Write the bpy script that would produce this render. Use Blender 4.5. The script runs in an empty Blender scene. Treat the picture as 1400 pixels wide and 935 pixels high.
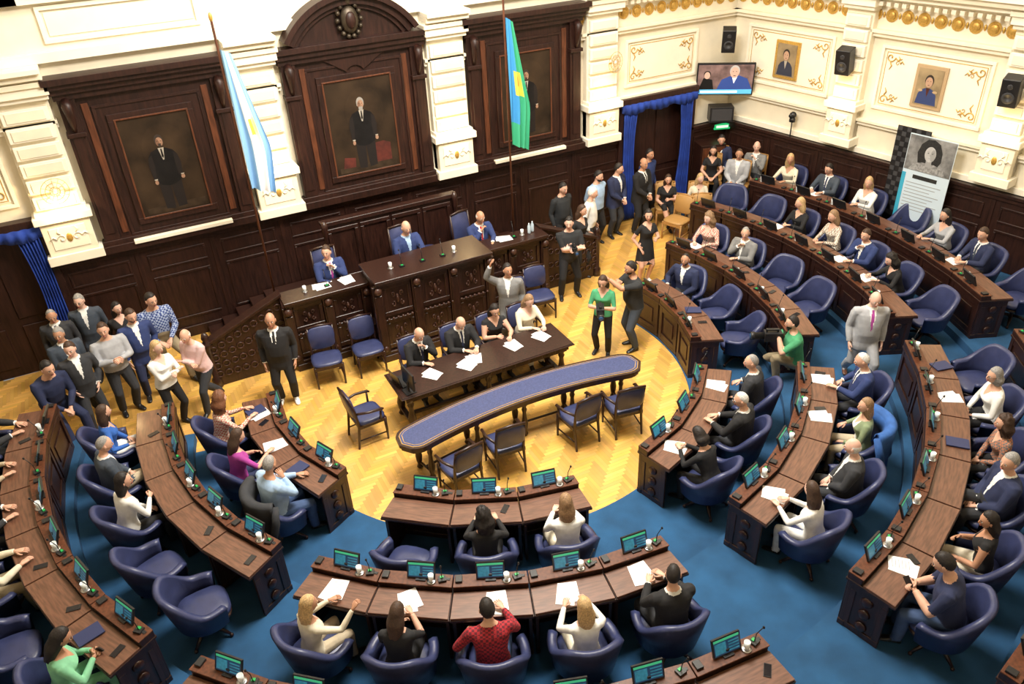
import bpy, math, random
import numpy as np
from mathutils import Matrix, Vector
random.seed(4)
SC=bpy.context.scene; COL=SC.collection
pi=math.pi
def rad(a): return a*pi/180
def T(x,y,z=0): return Matrix.Translation((x,y,z))
def RZ(a): return Matrix.Rotation(rad(a),4,'Z')
def RX(a): return Matrix.Rotation(rad(a),4,'X')
def RY(a): return Matrix.Rotation(rad(a),4,'Y')
# ---------------------------------------------------------------- materials
MATS={}
def mat(name,col,rough=.5,metal=0,var=0.0,scale=8,bump=0,stretch=None,es=0,coat=0,bscale=None,spec=.5):
    if name in MATS: return MATS[name]
    m=bpy.data.materials.new(name); m.use_nodes=True
    nt=m.node_tree; b=nt.nodes['Principled BSDF']
    b.inputs['Base Color'].default_value=(*col,1); b.inputs['Roughness'].default_value=rough
    b.inputs['Metallic'].default_value=metal; b.inputs['Specular IOR Level'].default_value=spec
    if coat: b.inputs['Coat Weight'].default_value=coat; b.inputs['Coat Roughness'].default_value=.15
    if es:
        b.inputs['Emission Color'].default_value=(*col,1); b.inputs['Emission Strength'].default_value=es
    if var or bump:
        tc=nt.nodes.new('ShaderNodeTexCoord'); mp=nt.nodes.new('ShaderNodeMapping')
        if stretch: mp.inputs['Scale'].default_value=stretch
        nz=nt.nodes.new('ShaderNodeTexNoise'); nz.inputs['Scale'].default_value=scale; nz.inputs['Detail'].default_value=4
        nt.links.new(tc.outputs['Object'],mp.inputs[0]); nt.links.new(mp.outputs[0],nz.inputs['Vector'])
        if var:
            mx=nt.nodes.new('ShaderNodeMix'); mx.data_type='RGBA'
            mx.inputs['A'].default_value=(*[c*(1-var) for c in col],1)
            mx.inputs['B'].default_value=(*[min(1,c*(1+var)) for c in col],1)
            rp=nt.nodes.new('ShaderNodeMapRange'); rp.inputs[1].default_value=.3; rp.inputs[2].default_value=.7
            nt.links.new(nz.outputs['Fac'],rp.inputs[0]); nt.links.new(rp.outputs[0],mx.inputs['Factor'])
            nt.links.new(mx.outputs['Result'],b.inputs['Base Color'])
            if es: nt.links.new(mx.outputs['Result'],b.inputs['Emission Color'])
        if bump:
            n2=nz
            if bscale:
                n2=nt.nodes.new('ShaderNodeTexNoise'); n2.inputs['Scale'].default_value=bscale
                nt.links.new(mp.outputs[0],n2.inputs['Vector'])
            bp=nt.nodes.new('ShaderNodeBump'); bp.inputs['Strength'].default_value=bump; bp.inputs['Distance'].default_value=.01
            nt.links.new(n2.outputs['Fac'],bp.inputs['Height']); nt.links.new(bp.outputs[0],b.inputs['Normal'])
    MATS[name]=m; return m
WOOD=mat('dark_mahogany',(.026,.009,.006),.38,var=.5,scale=5,stretch=(6,6,.7),coat=.08)
WALLW=mat('dark_wall_mahogany',(.026,.009,.006),.45,var=.5,scale=4,stretch=(6,6,.7),spec=.4)
WOODR=mat('red_mahogany',(.10,.032,.014),.45,var=.4,scale=5,stretch=(6,6,.7),spec=.4)
TOP=mat('desk_top_wood',(.135,.060,.036),.38,var=.35,scale=6,stretch=(.8,6,6),coat=.2)
CREAM=mat('cream_plaster',(.87,.79,.62),.6,var=.05,scale=3,bump=.05)
CREAM2=mat('ivory_plaster',(.91,.85,.71),.6,var=.04,scale=3)
GOLD=mat('gilding',(.60,.37,.09),.42,metal=.5,var=.2,scale=30)
CARPET=mat('blue_carpet',(.016,.080,.19),.95,var=.25,scale=2.2,bump=.4,bscale=220)
LEATH=mat('blue_leather',(.034,.043,.115),.40,var=.2,scale=6,bump=.12,bscale=60)
CURT=mat('blue_velvet',(.012,.045,.30),.85,var=.3,scale=4)
BLACK=mat('black_plastic',(.012,.012,.014),.4)
STEEL=mat('steel',(.5,.5,.52),.3,metal=1)
PAPER=mat('paper',(.85,.86,.88),.7,var=.03,scale=20)
GLASS=mat('drinking_glass_clear',(.75,.8,.82),.08,coat=.5)
GREENL=mat('green_lamp',(.015,.30,.07),.4,es=.25)
SCR_B=mat('screen_teal',(.03,.19,.30),.3,es=.5,var=.3,scale=20)
SCR_D=mat('screen_navy',(.015,.05,.12),.3,es=.4)
SCR_G=mat('screen_green',(.05,.40,.20),.3,es=.6)
INLAY=mat('table_inlay_blue',(.04,.055,.15),.5,var=.25,scale=40)
# ---------------------------------------------------------------- mesh builder
class MB:
    def __init__(s): s.v=[];s.f=[];s.m=[];s.sm=[];s.n=0
    def add(s,v,f,mi=0,M=None,smooth=False):
        v=np.asarray(v,float)
        if M is not None:
            A=np.array(M); v=v@A[:3,:3].T+A[:3,3]
        s.v.append(v)
        n=s.n
        s.f.extend([tuple(i+n for i in q) for q in f]); s.n+=len(v)
        if isinstance(mi,int): s.m.extend([mi]*len(f))
        else: s.m.extend(mi)
        s.sm.extend([smooth]*len(f))
    def box(s,x0,x1,y0,y1,z0,z1,mi=0,M=None):
        v=[(x0,y0,z0),(x1,y0,z0),(x1,y1,z0),(x0,y1,z0),(x0,y0,z1),(x1,y0,z1),(x1,y1,z1),(x0,y1,z1)]
        s.add(v,[(0,3,2,1),(4,5,6,7),(0,1,5,4),(1,2,6,5),(2,3,7,6),(3,0,4,7)],mi,M)
    def frame(s,a,b,c,d,wd,y0,y1,mi=0,M=None):  # rectangular moulding, mitre free (no overlapping faces)
        s.box(a,b,y0,y1,c,c+wd,mi,M); s.box(a,b,y0,y1,d-wd,d,mi,M); s.box(a,a+wd,y0,y1,c+wd,d-wd,mi,M); s.box(b-wd,b,y0,y1,c+wd,d-wd,mi,M)
    def hexa(s,b,t,mi=0,M=None):
        s.add(list(b)+list(t),[(0,3,2,1),(4,5,6,7),(0,1,5,4),(1,2,6,5),(2,3,7,6),(3,0,4,7)],mi,M)
    def loft(s,rings,mi=0,M=None,smooth=True,cap=True):
        k=len(rings[0]); v=[p for r in rings for p in r]; f=[]
        for i in range(len(rings)-1):
            for j in range(k):
                a=i*k+j;b=i*k+(j+1)%k; f.append((a,b,b+k,a+k))
        if cap: f.append(tuple(range(k))[::-1]); f.append(tuple((len(rings)-1)*k+j for j in range(k)))
        s.add(v,f,mi,M,smooth)
    def lathe(s,prof,mi=0,M=None,seg=14,smooth=True):
        s.loft([[(r*math.cos(2*pi*j/seg),r*math.sin(2*pi*j/seg),z) for j in range(seg)] for r,z in prof],mi,M,smooth)
    def tube(s,pts,rd,mi=0,M=None,seg=8,smooth=True):
        v,f,_=tube(pts,rd,seg,9); s.add(v,f,mi,M,smooth)
    def ell(s,c,r,mi=0,M=None,nu=12,nv=8,smooth=True):
        v=[];f=[]
        for i in range(nv+1):
            a=-pi/2+pi*i/nv; ca=max(math.cos(a),.02)
            for j in range(nu):
                b=2*pi*j/nu; v.append((c[0]+r[0]*ca*math.cos(b),c[1]+r[1]*ca*math.sin(b),c[2]+r[2]*math.sin(a)))
        for i in range(nv):
            for j in range(nu):
                a=i*nu+j;b=i*nu+(j+1)%nu; f.append((a,b,b+nu,a+nu))
        f.append(tuple(range(nu))[::-1]); f.append(tuple(nv*nu+j for j in range(nu)))
        s.add(v,f,mi,M,smooth)
    def disc(s,cx,cz,rx,rz,y,mi,M=None,n=18,a0=0,a1=360):   # flat ellipse in xz plane
        full=(a1-a0)>=360; k=n if full else n+1
        v=[(cx+rx*math.cos(rad(a0+(a1-a0)*i/n)),y,cz+rz*math.sin(rad(a0+(a1-a0)*i/n))) for i in range(k)]
        s.add(v,[tuple(range(k))],mi,M)
    def poly(s,pts,y,mi,M=None):
        s.add([(p[0],y,p[1]) for p in pts],[tuple(range(len(pts)))],mi,M)
    def mesh(s,name,mats,bevel=0):
        me=bpy.data.meshes.new(name)
        V=np.concatenate(s.v) if s.v else np.zeros((0,3))
        me.from_pydata(V.tolist(),[],s.f)
        for m in mats: me.materials.append(m)
        me.polygons.foreach_set('material_index',s.m); me.polygons.foreach_set('use_smooth',s.sm)
        if bevel:
            import bmesh
            bm=bmesh.new(); bm.from_mesh(me)
            es=[e for e in bm.edges if len(e.link_faces)==2 and e.calc_face_angle(0)>.6 and not all(f.smooth for f in e.link_faces)]
            bmesh.ops.bevel(bm,geom=es,offset=bevel,segments=1,affect='EDGES',clamp_overlap=True,material=-1)
            bm.to_mesh(me); bm.free()
        me.update(); return me
    def obj(s,name,mats,M=None,bevel=0):
        return put(name,s.mesh(name,mats,bevel),M)
def put(name,me,M=None,parent=None):
    o=bpy.data.objects.new(name,me); COL.objects.link(o)
    if M is not None: o.matrix_world=M
    if parent: o.parent=parent
    return o
def tube(pts,rd,seg=8,step=.05):
    P=[];R=[];Tt=[]
    pts=[np.array(p,float) for p in pts]; n=len(pts)
    L=[np.linalg.norm(pts[i+1]-pts[i]) for i in range(n-1)]; tot=sum(L); acc=0
    for i in range(n-1):
        k=max(1,int(math.ceil(L[i]/step)))
        for j in range(k):
            t=j/k; P.append(pts[i]*(1-t)+pts[i+1]*t); R.append(rd[i]*(1-t)+rd[i+1]*t); Tt.append((acc+L[i]*t)/tot)
        acc+=L[i]
    P.append(pts[-1]);R.append(rd[-1]);Tt.append(1.)
    m=len(P); v=[];tt=[];nrm=None
    for i in range(m):
        d=P[min(i+1,m-1)]-P[max(i-1,0)]; d=d/(np.linalg.norm(d)+1e-9)
        if nrm is None:
            a=np.array([0,0,1.]) if abs(d[2])<.9 else np.array([1.,0,0]); nrm=np.cross(d,a)
        nrm=nrm-d*nrm.dot(d); nrm/=np.linalg.norm(nrm)+1e-9; bi=np.cross(d,nrm)
        for j in range(seg):
            a=2*pi*j/seg; v.append(P[i]+R[i]*(nrm*math.cos(a)+bi*math.sin(a))); tt.append(Tt[i])
    f=[]
    for i in range(m-1):
        for j in range(seg):
            a=i*seg+j;b=i*seg+(j+1)%seg; f.append((a,b,b+seg,a+seg))
    f.append(tuple(range(seg))[::-1]); f.append(tuple((m-1)*seg+j for j in range(seg)))
    return v,f,tt
# ================================================================ PEOPLE
SKIN={'a':mat('skin_light',(.66,.38,.27),.55,var=.06,scale=14),'b':mat('skin_tan',(.50,.26,.16),.55,var=.06,scale=14),'c':mat('skin_fair',(.74,.46,.36),.55,var=.06,scale=14)}
HAIRC={'k':(.014,.010,.009),'n':(.055,.028,.016),'g':(.28,.27,.26),'w':(.68,.67,.65),'y':(.55,.37,.18),'r':(.16,.06,.025),'l':(.28,.17,.09)}
EYEW=mat('eye_white',(.8,.8,.78),.3); LIP=mat('lips',(.45,.15,.13),.5)
FAB={'navy':(.018,.026,.075),'black':(.012,.012,.014),'char':(.03,.032,.038),'grey':(.20,.20,.20),'lgrey':(.38,.39,.42),'white':(.82,.82,.80),
 'sky':(.35,.50,.72),'blue':(.03,.12,.45),'royal':(.022,.04,.14),'red':(.45,.02,.03),'purple':(.38,.05,.30),'green':(.06,.30,.14),'mint':(.22,.55,.33),'olive':(.22,.28,.16),
 'cream':(.72,.66,.52),'beige':(.50,.42,.30),'khaki':(.30,.24,.15),'jean':(.05,.09,.20),'pink':(.72,.50,.50),'brown':(.12,.05,.03),'tee':(.02,.022,.025),'steel':(.05,.065,.09)}
def fab(c): return mat('cloth_'+c,FAB[c],.85,var=.14,scale=9,bump=.35,bscale=11)
def plaid(name,c1,c2):
    if name in MATS: return MATS[name]
    m=mat(name,c1,.85); nt=m.node_tree; b=nt.nodes['Principled BSDF']
    tc=nt.nodes.new('ShaderNodeTexCoord'); ck=nt.nodes.new('ShaderNodeTexChecker'); ck.inputs['Scale'].default_value=34
    ck.inputs['Color1'].default_value=(*c1,1); ck.inputs['Color2'].default_value=(*c2,1)
    nt.links.new(tc.outputs['Object'],ck.inputs['Vector']); nt.links.new(ck.outputs['Color'],b.inputs['Base Color']); return m
HEADS={}
def headpt(x,y,z):
    j=max(0,-z); w=.075*(1-.30*j**1.7)
    d=.097*((1-.10*j) if y>0 else (1-.30*j**1.2)); h=.124 if z>0 else .114
    px,py,pz=w*x,d*y,h*z
    if z<-.6 and y>.2: py+=.012*min(1,(-z-.6)*4)
    # brow ridge / eye sockets / cheeks
    if y>.6:
        py-=.006*math.exp(-((abs(x)-.40)/.16)**2-((z-.03)/.12)**2)
        py+=.003*math.exp(-((abs(x)-.45)/.2)**2-((z+.30)/.15)**2)
    return px,py,pz
def head_mesh(style,beard=False,glasses=False):
    key=(style,beard,glasses)
    if key in HEADS: return HEADS[key]
    mb=MB(); NU,NV=28,20
    dirs=[]
    for i in range(NV+1):
        a=-pi/2+pi*i/NV; ca=max(math.cos(a),.03)
        for j in range(NU):
            b=2*pi*j/NU; dirs.append((ca*math.cos(b),ca*math.sin(b),math.sin(a)))
    F=[]
    for i in range(NV):
        for j in range(NU):
            a=i*NU+j;b=i*NU+(j+1)%NU; F.append((a,b,b+NU,a+NU))
    F.append(tuple(range(NU))[::-1]); F.append(tuple(NV*NU+j for j in range(NU)))
    mb.add([headpt(*d) for d in dirs],F,0,None,True)
    # nose
    mb.tube([(0,.088,.022),(0,.100,-.008),(0,.105,-.026),(0,.094,-.038)],[.006,.009,.011,.008],0,None,8)
    for sx in(-1,1):
        mb.ell((sx*.010,.095,-.032),(.008,.009,.006),0,None,8,6)
        mb.ell((sx*.030,.079,.004),(.013,.012,.007),7,None,8,6)
        mb.ell((sx*.030,.089,.004),(.006,.004,.006),8,None,6,4)
        mb.tube([(sx*.014,.094,.019),(sx*.030,.093,.025),(sx*.047,.082,.019)],[.0025,.0035,.002],1,None,5)
        mb.ell((sx*.076,-.004,-.005),(.010,.018,.031),0,None,8,6)
    mb.ell((0,.086,-.060),(.022,.009,.0045),9,None,8,6); mb.ell((0,.086,-.067),(.018,.009,.005),9,None,8,6)
    if glasses:
        for sx in(-1,1):
            v,f,_=tube([(sx*.031+.021*math.cos(a*pi/4),.101,.004+.016*math.sin(a*pi/4)) for a in range(9)],[.0022]*9,4,9); mb.add(v,f,8)
            mb.tube([(sx*.052,.10,.006),(sx*.08,.0,.006)],[.002,.002],8,None,4)
    def hairshell(pred,k,long=0,curl=0,rough=.012,wide=0):
        V=[]
        rnd=random.Random(7)
        for (x,y,z) in dirs:
            a=pred(x,y,z); a=max(0,min(1,a)); px,py,pz=headpt(x,y,z)
            bk=max(0,min(1,(.75-y)/.9)); ke=1.03+(k-1.03)*bk
            s=.94+(ke-.94)*a+rnd.uniform(-rough,rough)*a
            if curl and a>.3: s*=1+curl*rnd.uniform(-.4,1)
            px*=s;py*=s;pz*=s
            if long and a>.3 and z<0.1:
                # curtain of hair: the section keeps its width and closes only at the tips
                zz=min(1,(.1-z)/1.1); c=math.hypot(x,y); hx,hy=x/c,y/c
                close=1 if z>-.985 else .35
                R=(.088+wide*.1+.022*math.sin(pi*min(1,zz*1.2)))*(1-.10*zz)*close*(1+(curl or .04)*rnd.uniform(-.5,1))
                u=min(1,zz*3); tx=hx*R; ty=(hy*R*.85)-.030-.022*zz
                px=px*(1-u)+tx*u; py=py*(1-u)+ty*u; pz=.012-(long+.114)*zz*(1+rnd.uniform(-.04,.04))
            V.append((px,py,pz))
        mb.add(V,F,1,None,True)
    def sm(e0,e1,x): return max(0,min(1,(x-e0)/(e1-e0)))
    # hairline: recedes at the temples, falls behind the ears
    def line(x,y,z,fr=.60): 
        th=fr+(-.9*max(0,.55-y)); th=max(th,-.55); return sm(th,th+.10,z)
    if style=='bald': hairshell(lambda x,y,z: sm(-.6,-.45,z)*(1-sm(.28,.42,z))*(1-sm(.0,.2,y)),1.04)
    elif style=='thin': hairshell(lambda x,y,z: line(x,y,z,.80)*(1 if z<.5 else .85),1.06)
    elif style=='short': hairshell(lambda x,y,z: line(x,y,z),1.12,rough=.022)
    elif style=='long': hairshell(lambda x,y,z: max(line(x,y,z,.66), (1-sm(.05,.25,y))),1.15,long=.18,rough=.022)
    elif style=='bob': hairshell(lambda x,y,z: max(line(x,y,z,.62), (1-sm(.10,.3,y))),1.17,long=.04,rough=.02,wide=.04)
    elif style=='curly': hairshell(lambda x,y,z: max(line(x,y,z,.62), (1-sm(.10,.3,y))),1.26,long=.10,curl=.17,wide=.2)
    elif style=='tied':
        hairshell(lambda x,y,z: line(x,y,z),1.06)
        mb.tube([(0,-.10,.03),(0,-.135,.0),(0,-.13,-.08),(0,-.11,-.17)],[.03,.033,.028,.01],1)
    if beard:
        V=[]
        for (x,y,z) in dirs:
            a=sm(-.30,-.42,z)*sm(-.05,.2,y)if z<0 else 0
            if abs(x)<.22 and -.60<z<-.42 and y>0: a=0
            px,py,pz=headpt(x,y,z); s=.95+.09*a; V.append((px*s,py*s,pz*s))
        mb.add(V,F,1,None,True)
    HEADS[key]=mb; return mb
def hand_mesh(side,curl):
    mb=MB()
    def er(y,w,h,z=0): return [(w*math.cos(2*pi*j/10),y,z+h*math.sin(2*pi*j/10)) for j in range(10)]
    mb.loft([er(-.03,.024,.020),er(.01,.027,.018),er(.05,.040,.016,-.002),er(.085,.042,.013,-.004),er(.095,.036,.009,-.005)],0)
    for i,(x,l) in enumerate([(-.032,.058),(-.011,.073),(.011,.080),(.032,.070)]):
        x=x*(-side)  # index on the thumb side
        a=0;p=np.array([x,.085,-.004]);pts=[p]
        for k,fr in enumerate((.45,.32,.23)):
            a+=curl*(.5,1,.8)[k]; p=p+l*fr*np.array([x*.6*(1-k*.4),math.cos(a),-math.sin(a)]); pts.append(p)
        mb.tube(pts,[.0100,.0092,.0085,.0065],0,None,6)
    t=-side
    mb.tube([(t*.022,.015,-.006),(t*.048,.042,-.014),(t*.058,.066,-.022),(t*.055,.088,-.030)],[.014,.0115,.0105,.008],0,None,6)
    return mb
HANDS={(s,c):hand_mesh(s,c) for s in(-1,1) for c in(.35,.9)}
V3=lambda *a: np.array(a,float)
def ik(a,b,l1,l2,pole):
    d=b-a; L=np.linalg.norm(d)
    if L>(l1+l2)*.995: b=a+d/L*(l1+l2)*.995; d=b-a; L=np.linalg.norm(d)
    u=d/L; x=(l1*l1-l2*l2+L*L)/(2*L); h=math.sqrt(max(0,l1*l1-x*x))
    p=pole-u*pole.dot(u); p/=np.linalg.norm(p)+1e-9
    return a+u*x+p*h,b
ARMS={ # wrist (x outward, y, z rel. to shoulder height), pole(x outward,y,z)
 'down':((.25,.05,-.52),(.3,-1,0)),'clasp':((.05,.22,-.42),(1,-.6,-.3)),'crossed':((-.10,.20,-.22),(1,-.2,-.6)),
 'phone':((.06,.28,-.20),(.7,-.2,-1)),'hips':((.20,.02,-.40),(1,-1,0)),'raise':((.30,.20,.42),(1,.3,-.5)),'back':((.10,-.16,-.50),(1,-.5,0)),
 'cam':((.08,.26,.02),(.8,0,-1)),'desk':((.15,.40,-.20),(.8,-.3,-1)),'desk2':((.07,.37,-.19),(.6,0,-1)),'lap':((.09,.24,-.40),(1,-.7,-.1)),
 'chin':((.05,.17,-.02),(.4,.5,-1)),'rest':((.27,.20,-.30),(.6,-.8,-.1)),'point':((.30,.42,.05),(.4,0,-1)),'reach':((-.02,.44,.10),(.5,0,-1)),'pocket':((.19,.05,-.47),(.8,-1,0))}
QUEUE=[]
vr=random.Random(11); br=random.Random(5)
def person(name,x,y,z,yaw,pose='stand',arms=('down','down'),legs=None,lean=None,twist=None,hd=None,s=None,sex='m',**o):
    if lean is None: lean=vr.uniform(0,5) if pose=='stand' else vr.uniform(3,11)
    if twist is None: twist=vr.uniform(-10,10)
    if hd is None: hd=(vr.uniform(-28,28),vr.uniform(0,12))
    if s is None: s=vr.uniform(.97,1.04)
    fat=br.uniform(1.02,1.16) if sex=='m' else br.uniform(1.0,1.13)
    if sex=='m' and 'belly' not in o: o['belly']=br.uniform(0,.035)
    if 'skin' not in o: o['skin']=br.choice('aaabc')
    s*=1.0 if sex=='m' else .95
    hy,hz=0,.93
    if pose=='stand':
        q=vr.uniform(-.05,.05)
        ank=[V3(-.11,-.02+q,.085),V3(.12,-.02-q,.085)]; kp=V3(0,1,0)
        if legs=='stride': ank=[V3(-.09,.27,.085),V3(.09,-.30,.11)]; hz=.88
        if legs=='wide': ank=[V3(-.17,-.02,.085),V3(.17,.04,.085)]
    elif pose=='sit':
        hy,hz=-.05,.575; ank=[V3(-.11,.37,.085),V3(.11,.40,.085)]; kp=V3(0,1,1)
        if legs=='tuck': ank=[V3(-.10,.18,.10),V3(.10,.22,.10)]
        if legs=='cross': ank=[V3(-.06,.40,.085),V3(-.02,.52,.26)]
    elif pose=='perch': hy,hz=-.1,.78; ank=[V3(-.16,.30,.085),V3(.16,.32,.085)]; kp=V3(0,1,.5)
    elif pose=='crouch': hy,hz=-.12,.36; ank=[V3(-.12,.18,.085),V3(.12,-.12,.12)]; kp=V3(0,1,.9)
    H=V3(0,hy,hz)
    Rt=np.array((Matrix.Rotation(rad(twist),3,'Z')@Matrix.Rotation(rad(-lean),3,'X')))
    tf=lambda p:H+Rt@V3(*p)
    vs=[];fs=[];lab=[];tt=[]
    def addp(v,f,l,t):
        n=len(vs); vs.extend(v); fs.extend([tuple(i+n for i in q) for q in f]); lab.extend([l]*len(v)); tt.extend(t)
    suit=o.get('suit'); b=o.get('belly',0); e=.014 if suit else .004
    if sex=='m': rings=[(-.13,.12,.10,0),(-.05,.168,.122,0),(.04,.162,.118+b*.5,b*.5),(.10,.158,.116+b,b),(.18,.156,.114+b,b),(.27,.168,.12+b*.5,.01+b*.4),(.38,.188,.122,.0),(.44,.196,.108,-.005),(.49,.160,.085,-.01),(.53,.09,.066,-.005),(.57,.058,.056,0)]
    else: rings=[(-.13,.12,.10,0),(-.05,.172,.125,0),(.04,.162,.115+b*.5,0),(.12,.135,.10+b,b),(.18,.130,.098+b,b),(.27,.145,.115,.015),(.345,.158,.130,.025),(.41,.168,.108,.005),(.46,.150,.085,-.008),(.51,.085,.062,-.005),(.56,.050,.050,0)]
    if suit and pose=='stand': rings=[(-.20,.160,.120,.0),(-.13,.172,.126,0)]+rings[1:]
    K=18; v=[];t=[]
    for (z_,rx,ry,yo) in rings:
        q=e if z_<.5 else 0; fx=fat if z_<.47 else 1+(fat-1)*.4
        for j in range(K):
            a=2*pi*j/K; c_,s_=math.cos(a),math.sin(a)
            sg=lambda w:math.copysign(abs(w)**.85,w)
            v.append(tf(((rx*fx+q)*sg(c_),yo+(ry*fx+q)*sg(s_),z_))); t.append(z_)
    f=[]
    for i in range(len(rings)-1):
        for j in range(K):
            a=i*K+j;c=i*K+(j+1)%K; f.append((a,c,c+K,a+K))
    f.append(tuple(range(K))[::-1]); f.append(tuple((len(rings)-1)*K+j for j in range(K)))
    addp(v,f,0,t)
    # head orientation (absolute)
    Rh=np.array(Matrix.Rotation(rad(twist*.6+hd[0]),3,'Z')@Matrix.Rotation(rad(-hd[1]),3,'X'))
    nb=tf((0,.0,.50)); nt_=tf((0,.012,.615)); hc=nt_+Rh@V3(0,.022,.095)
    v,f,t=tube([nb,nt_,hc+Rh@V3(0,-.02,-.03)],[.060,.054,.050] if sex=='m' else [.052,.046,.043],10,.03); addp(v,f,1,t)
    sw=(.192 if sex=='m' else .162)*(1+(fat-1)*.8); ar=(1.0 if sex=='m' else .84)*fat
    wrists=[]
    for k,sd in enumerate((-1,1)):
        w,pl=ARMS[arms[k]]
        if pose!='sit' and arms[k] in('rest',): w=(w[0],.1,-.45)
        S=tf((sd*sw,0,.455 if sex=='m' else .425)); S0=tf((sd*sw*.55,0,.44 if sex=='m' else .41))
        Sb=tf((0,0,.455)); Ry=np.array(Matrix.Rotation(rad(twist),3,'Z'))
        if pose=='sit' and arms[k] in('desk','desk2','lap','rest'): Ry=np.eye(3)
        W=Sb+Ry@V3(sd*w[0],w[1],w[2])
        if pose=='sit' and arms[k] in('desk','desk2'): W[2]=(.83)/s; W[1]=max(W[1],.37)
        E,W=ik(S,W,.29,.26,Ry@V3(sd*pl[0],pl[1],pl[2]))
        q=.009 if suit else .002
        r=[.062*ar+q,.064*ar+q,.054*ar+q,.045*ar+q,.044*ar+q,.033*min(ar,1.05)+q*.6]
        v,f,t=tube([S0,S,(S+E)/2,E,E*.6+W*.4,W],r,10,.035)
        L0=np.linalg.norm(S-S0)/(np.linalg.norm(S-S0)+.55); t=[max(0,(u-L0)/(1-L0)) for u in t]
        addp(v,f,2,t)
        d=W-E; d/=np.linalg.norm(d)
        if arms[k] in('desk','desk2','phone','cam'): d[2]*=.3; d/=np.linalg.norm(d)
        zl=V3(sd,0,0) if abs(d[2])>.75 else V3(0,0,1)
        if arms[k] in('phone','cam','chin'): zl=V3(sd,-.2,.3)
        zl=Ry@zl; zl=zl-d*zl.dot(d); zl/=np.linalg.norm(zl); xl=np.cross(d,zl)
        hm=np.eye(4); hm[:3,0]=xl;hm[:3,1]=d;hm[:3,2]=zl;hm[:3,3]=W+d*.015
        if sex=='f': hm[:3,:3]*=.9
        wrists.append((hm,sd,.9 if arms[k] in('phone','cam','chin','clasp','point','reach','hips') else .35))
    q=.012 if not o.get('bare') else 0
    lr=(1.0 if sex=='m' else .93)*(1+(fat-1)*.7)
    for k,sd in enumerate((-1,1)):
        Hp=tf((sd*.088,0,-.03)); A=ank[k]; Kn,A=ik(Hp,A,.44,.425,kp+V3(sd*.25,0,0))
        cm=(Kn*.6+A*.4); bk=np.cross(A-Kn,V3(1,0,0)); bk/=np.linalg.norm(bk)+1e-9
        if bk[1]>0: bk=-bk
        v,f,t=tube([Hp,Hp*.55+Kn*.45,Kn,cm+bk*.012,A],[.098*lr,.086*lr,.060*lr+q*.6,.056*lr+q,.040*lr+q*1.6],10,.04); addp(v,f,3,t)
        fa=rad(-sd*12) ; Rf=np.array(Matrix.Rotation(fa,3,'Z'))
        rr=[]
        for (yy,w_,h_,zz) in [(-.065,.020,.022,.03),(-.05,.034,.042,.045),(.0,.040,.055,.055),(.06,.043,.040,.042),(.12,.047,.028,.030),(.165,.042,.022,.024),(.195,.022,.013,.018)]:
            rr.append([A+Rf@V3(w_*math.cos(2*pi*j/10),yy,zz-.085+h_*math.sin(2*pi*j/10)*(1 if math.sin(2*pi*j/10)>0 else zz/h_ if h_>zz else 1)) for j in range(10)])
        m=MB(); m.loft(rr); addp([p for p in m.v[0]],m.f,4,[0]*len(m.v[0]))
    if o.get('skirt') and pose=='stand':
        zt,zb=H[2]+.03,H[2]-o['skirt']; m=MB()
        m.loft([[(rx*math.cos(2*pi*j/16),hy+.8*rx*math.sin(2*pi*j/16),z_) for j in range(16)] for z_,rx in ((zt,.15),(zt-.12,.185),((zt+zb)/2,.20),(zb,.225))])
        addp([p for p in m.v[0]],m.f,5,[0]*len(m.v[0]))
    me=bpy.data.meshes.new('tmp'); me.from_pydata([tuple(p) for p in vs],[],fs)
    ob=bpy.data.objects.new('tmp',me); COL.objects.link(ob)
    rm=ob.modifiers.new('r','REMESH'); rm.mode='VOXEL'; rm.voxel_size=.012
    sm=ob.modifiers.new('s','SMOOTH'); sm.factor=.5; sm.iterations=5
    QUEUE.append(dict(name=name,M=T(x,y,z)@RZ(yaw)@Matrix.Scale(s,4),ob=ob,vs=np.array(vs),lab=np.array(lab),tt=np.array(tt),H=H,Rt=Rt,Rh=Rh,hc=hc,wr=wrists,sex=sex,pose=pose,o=o))
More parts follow.
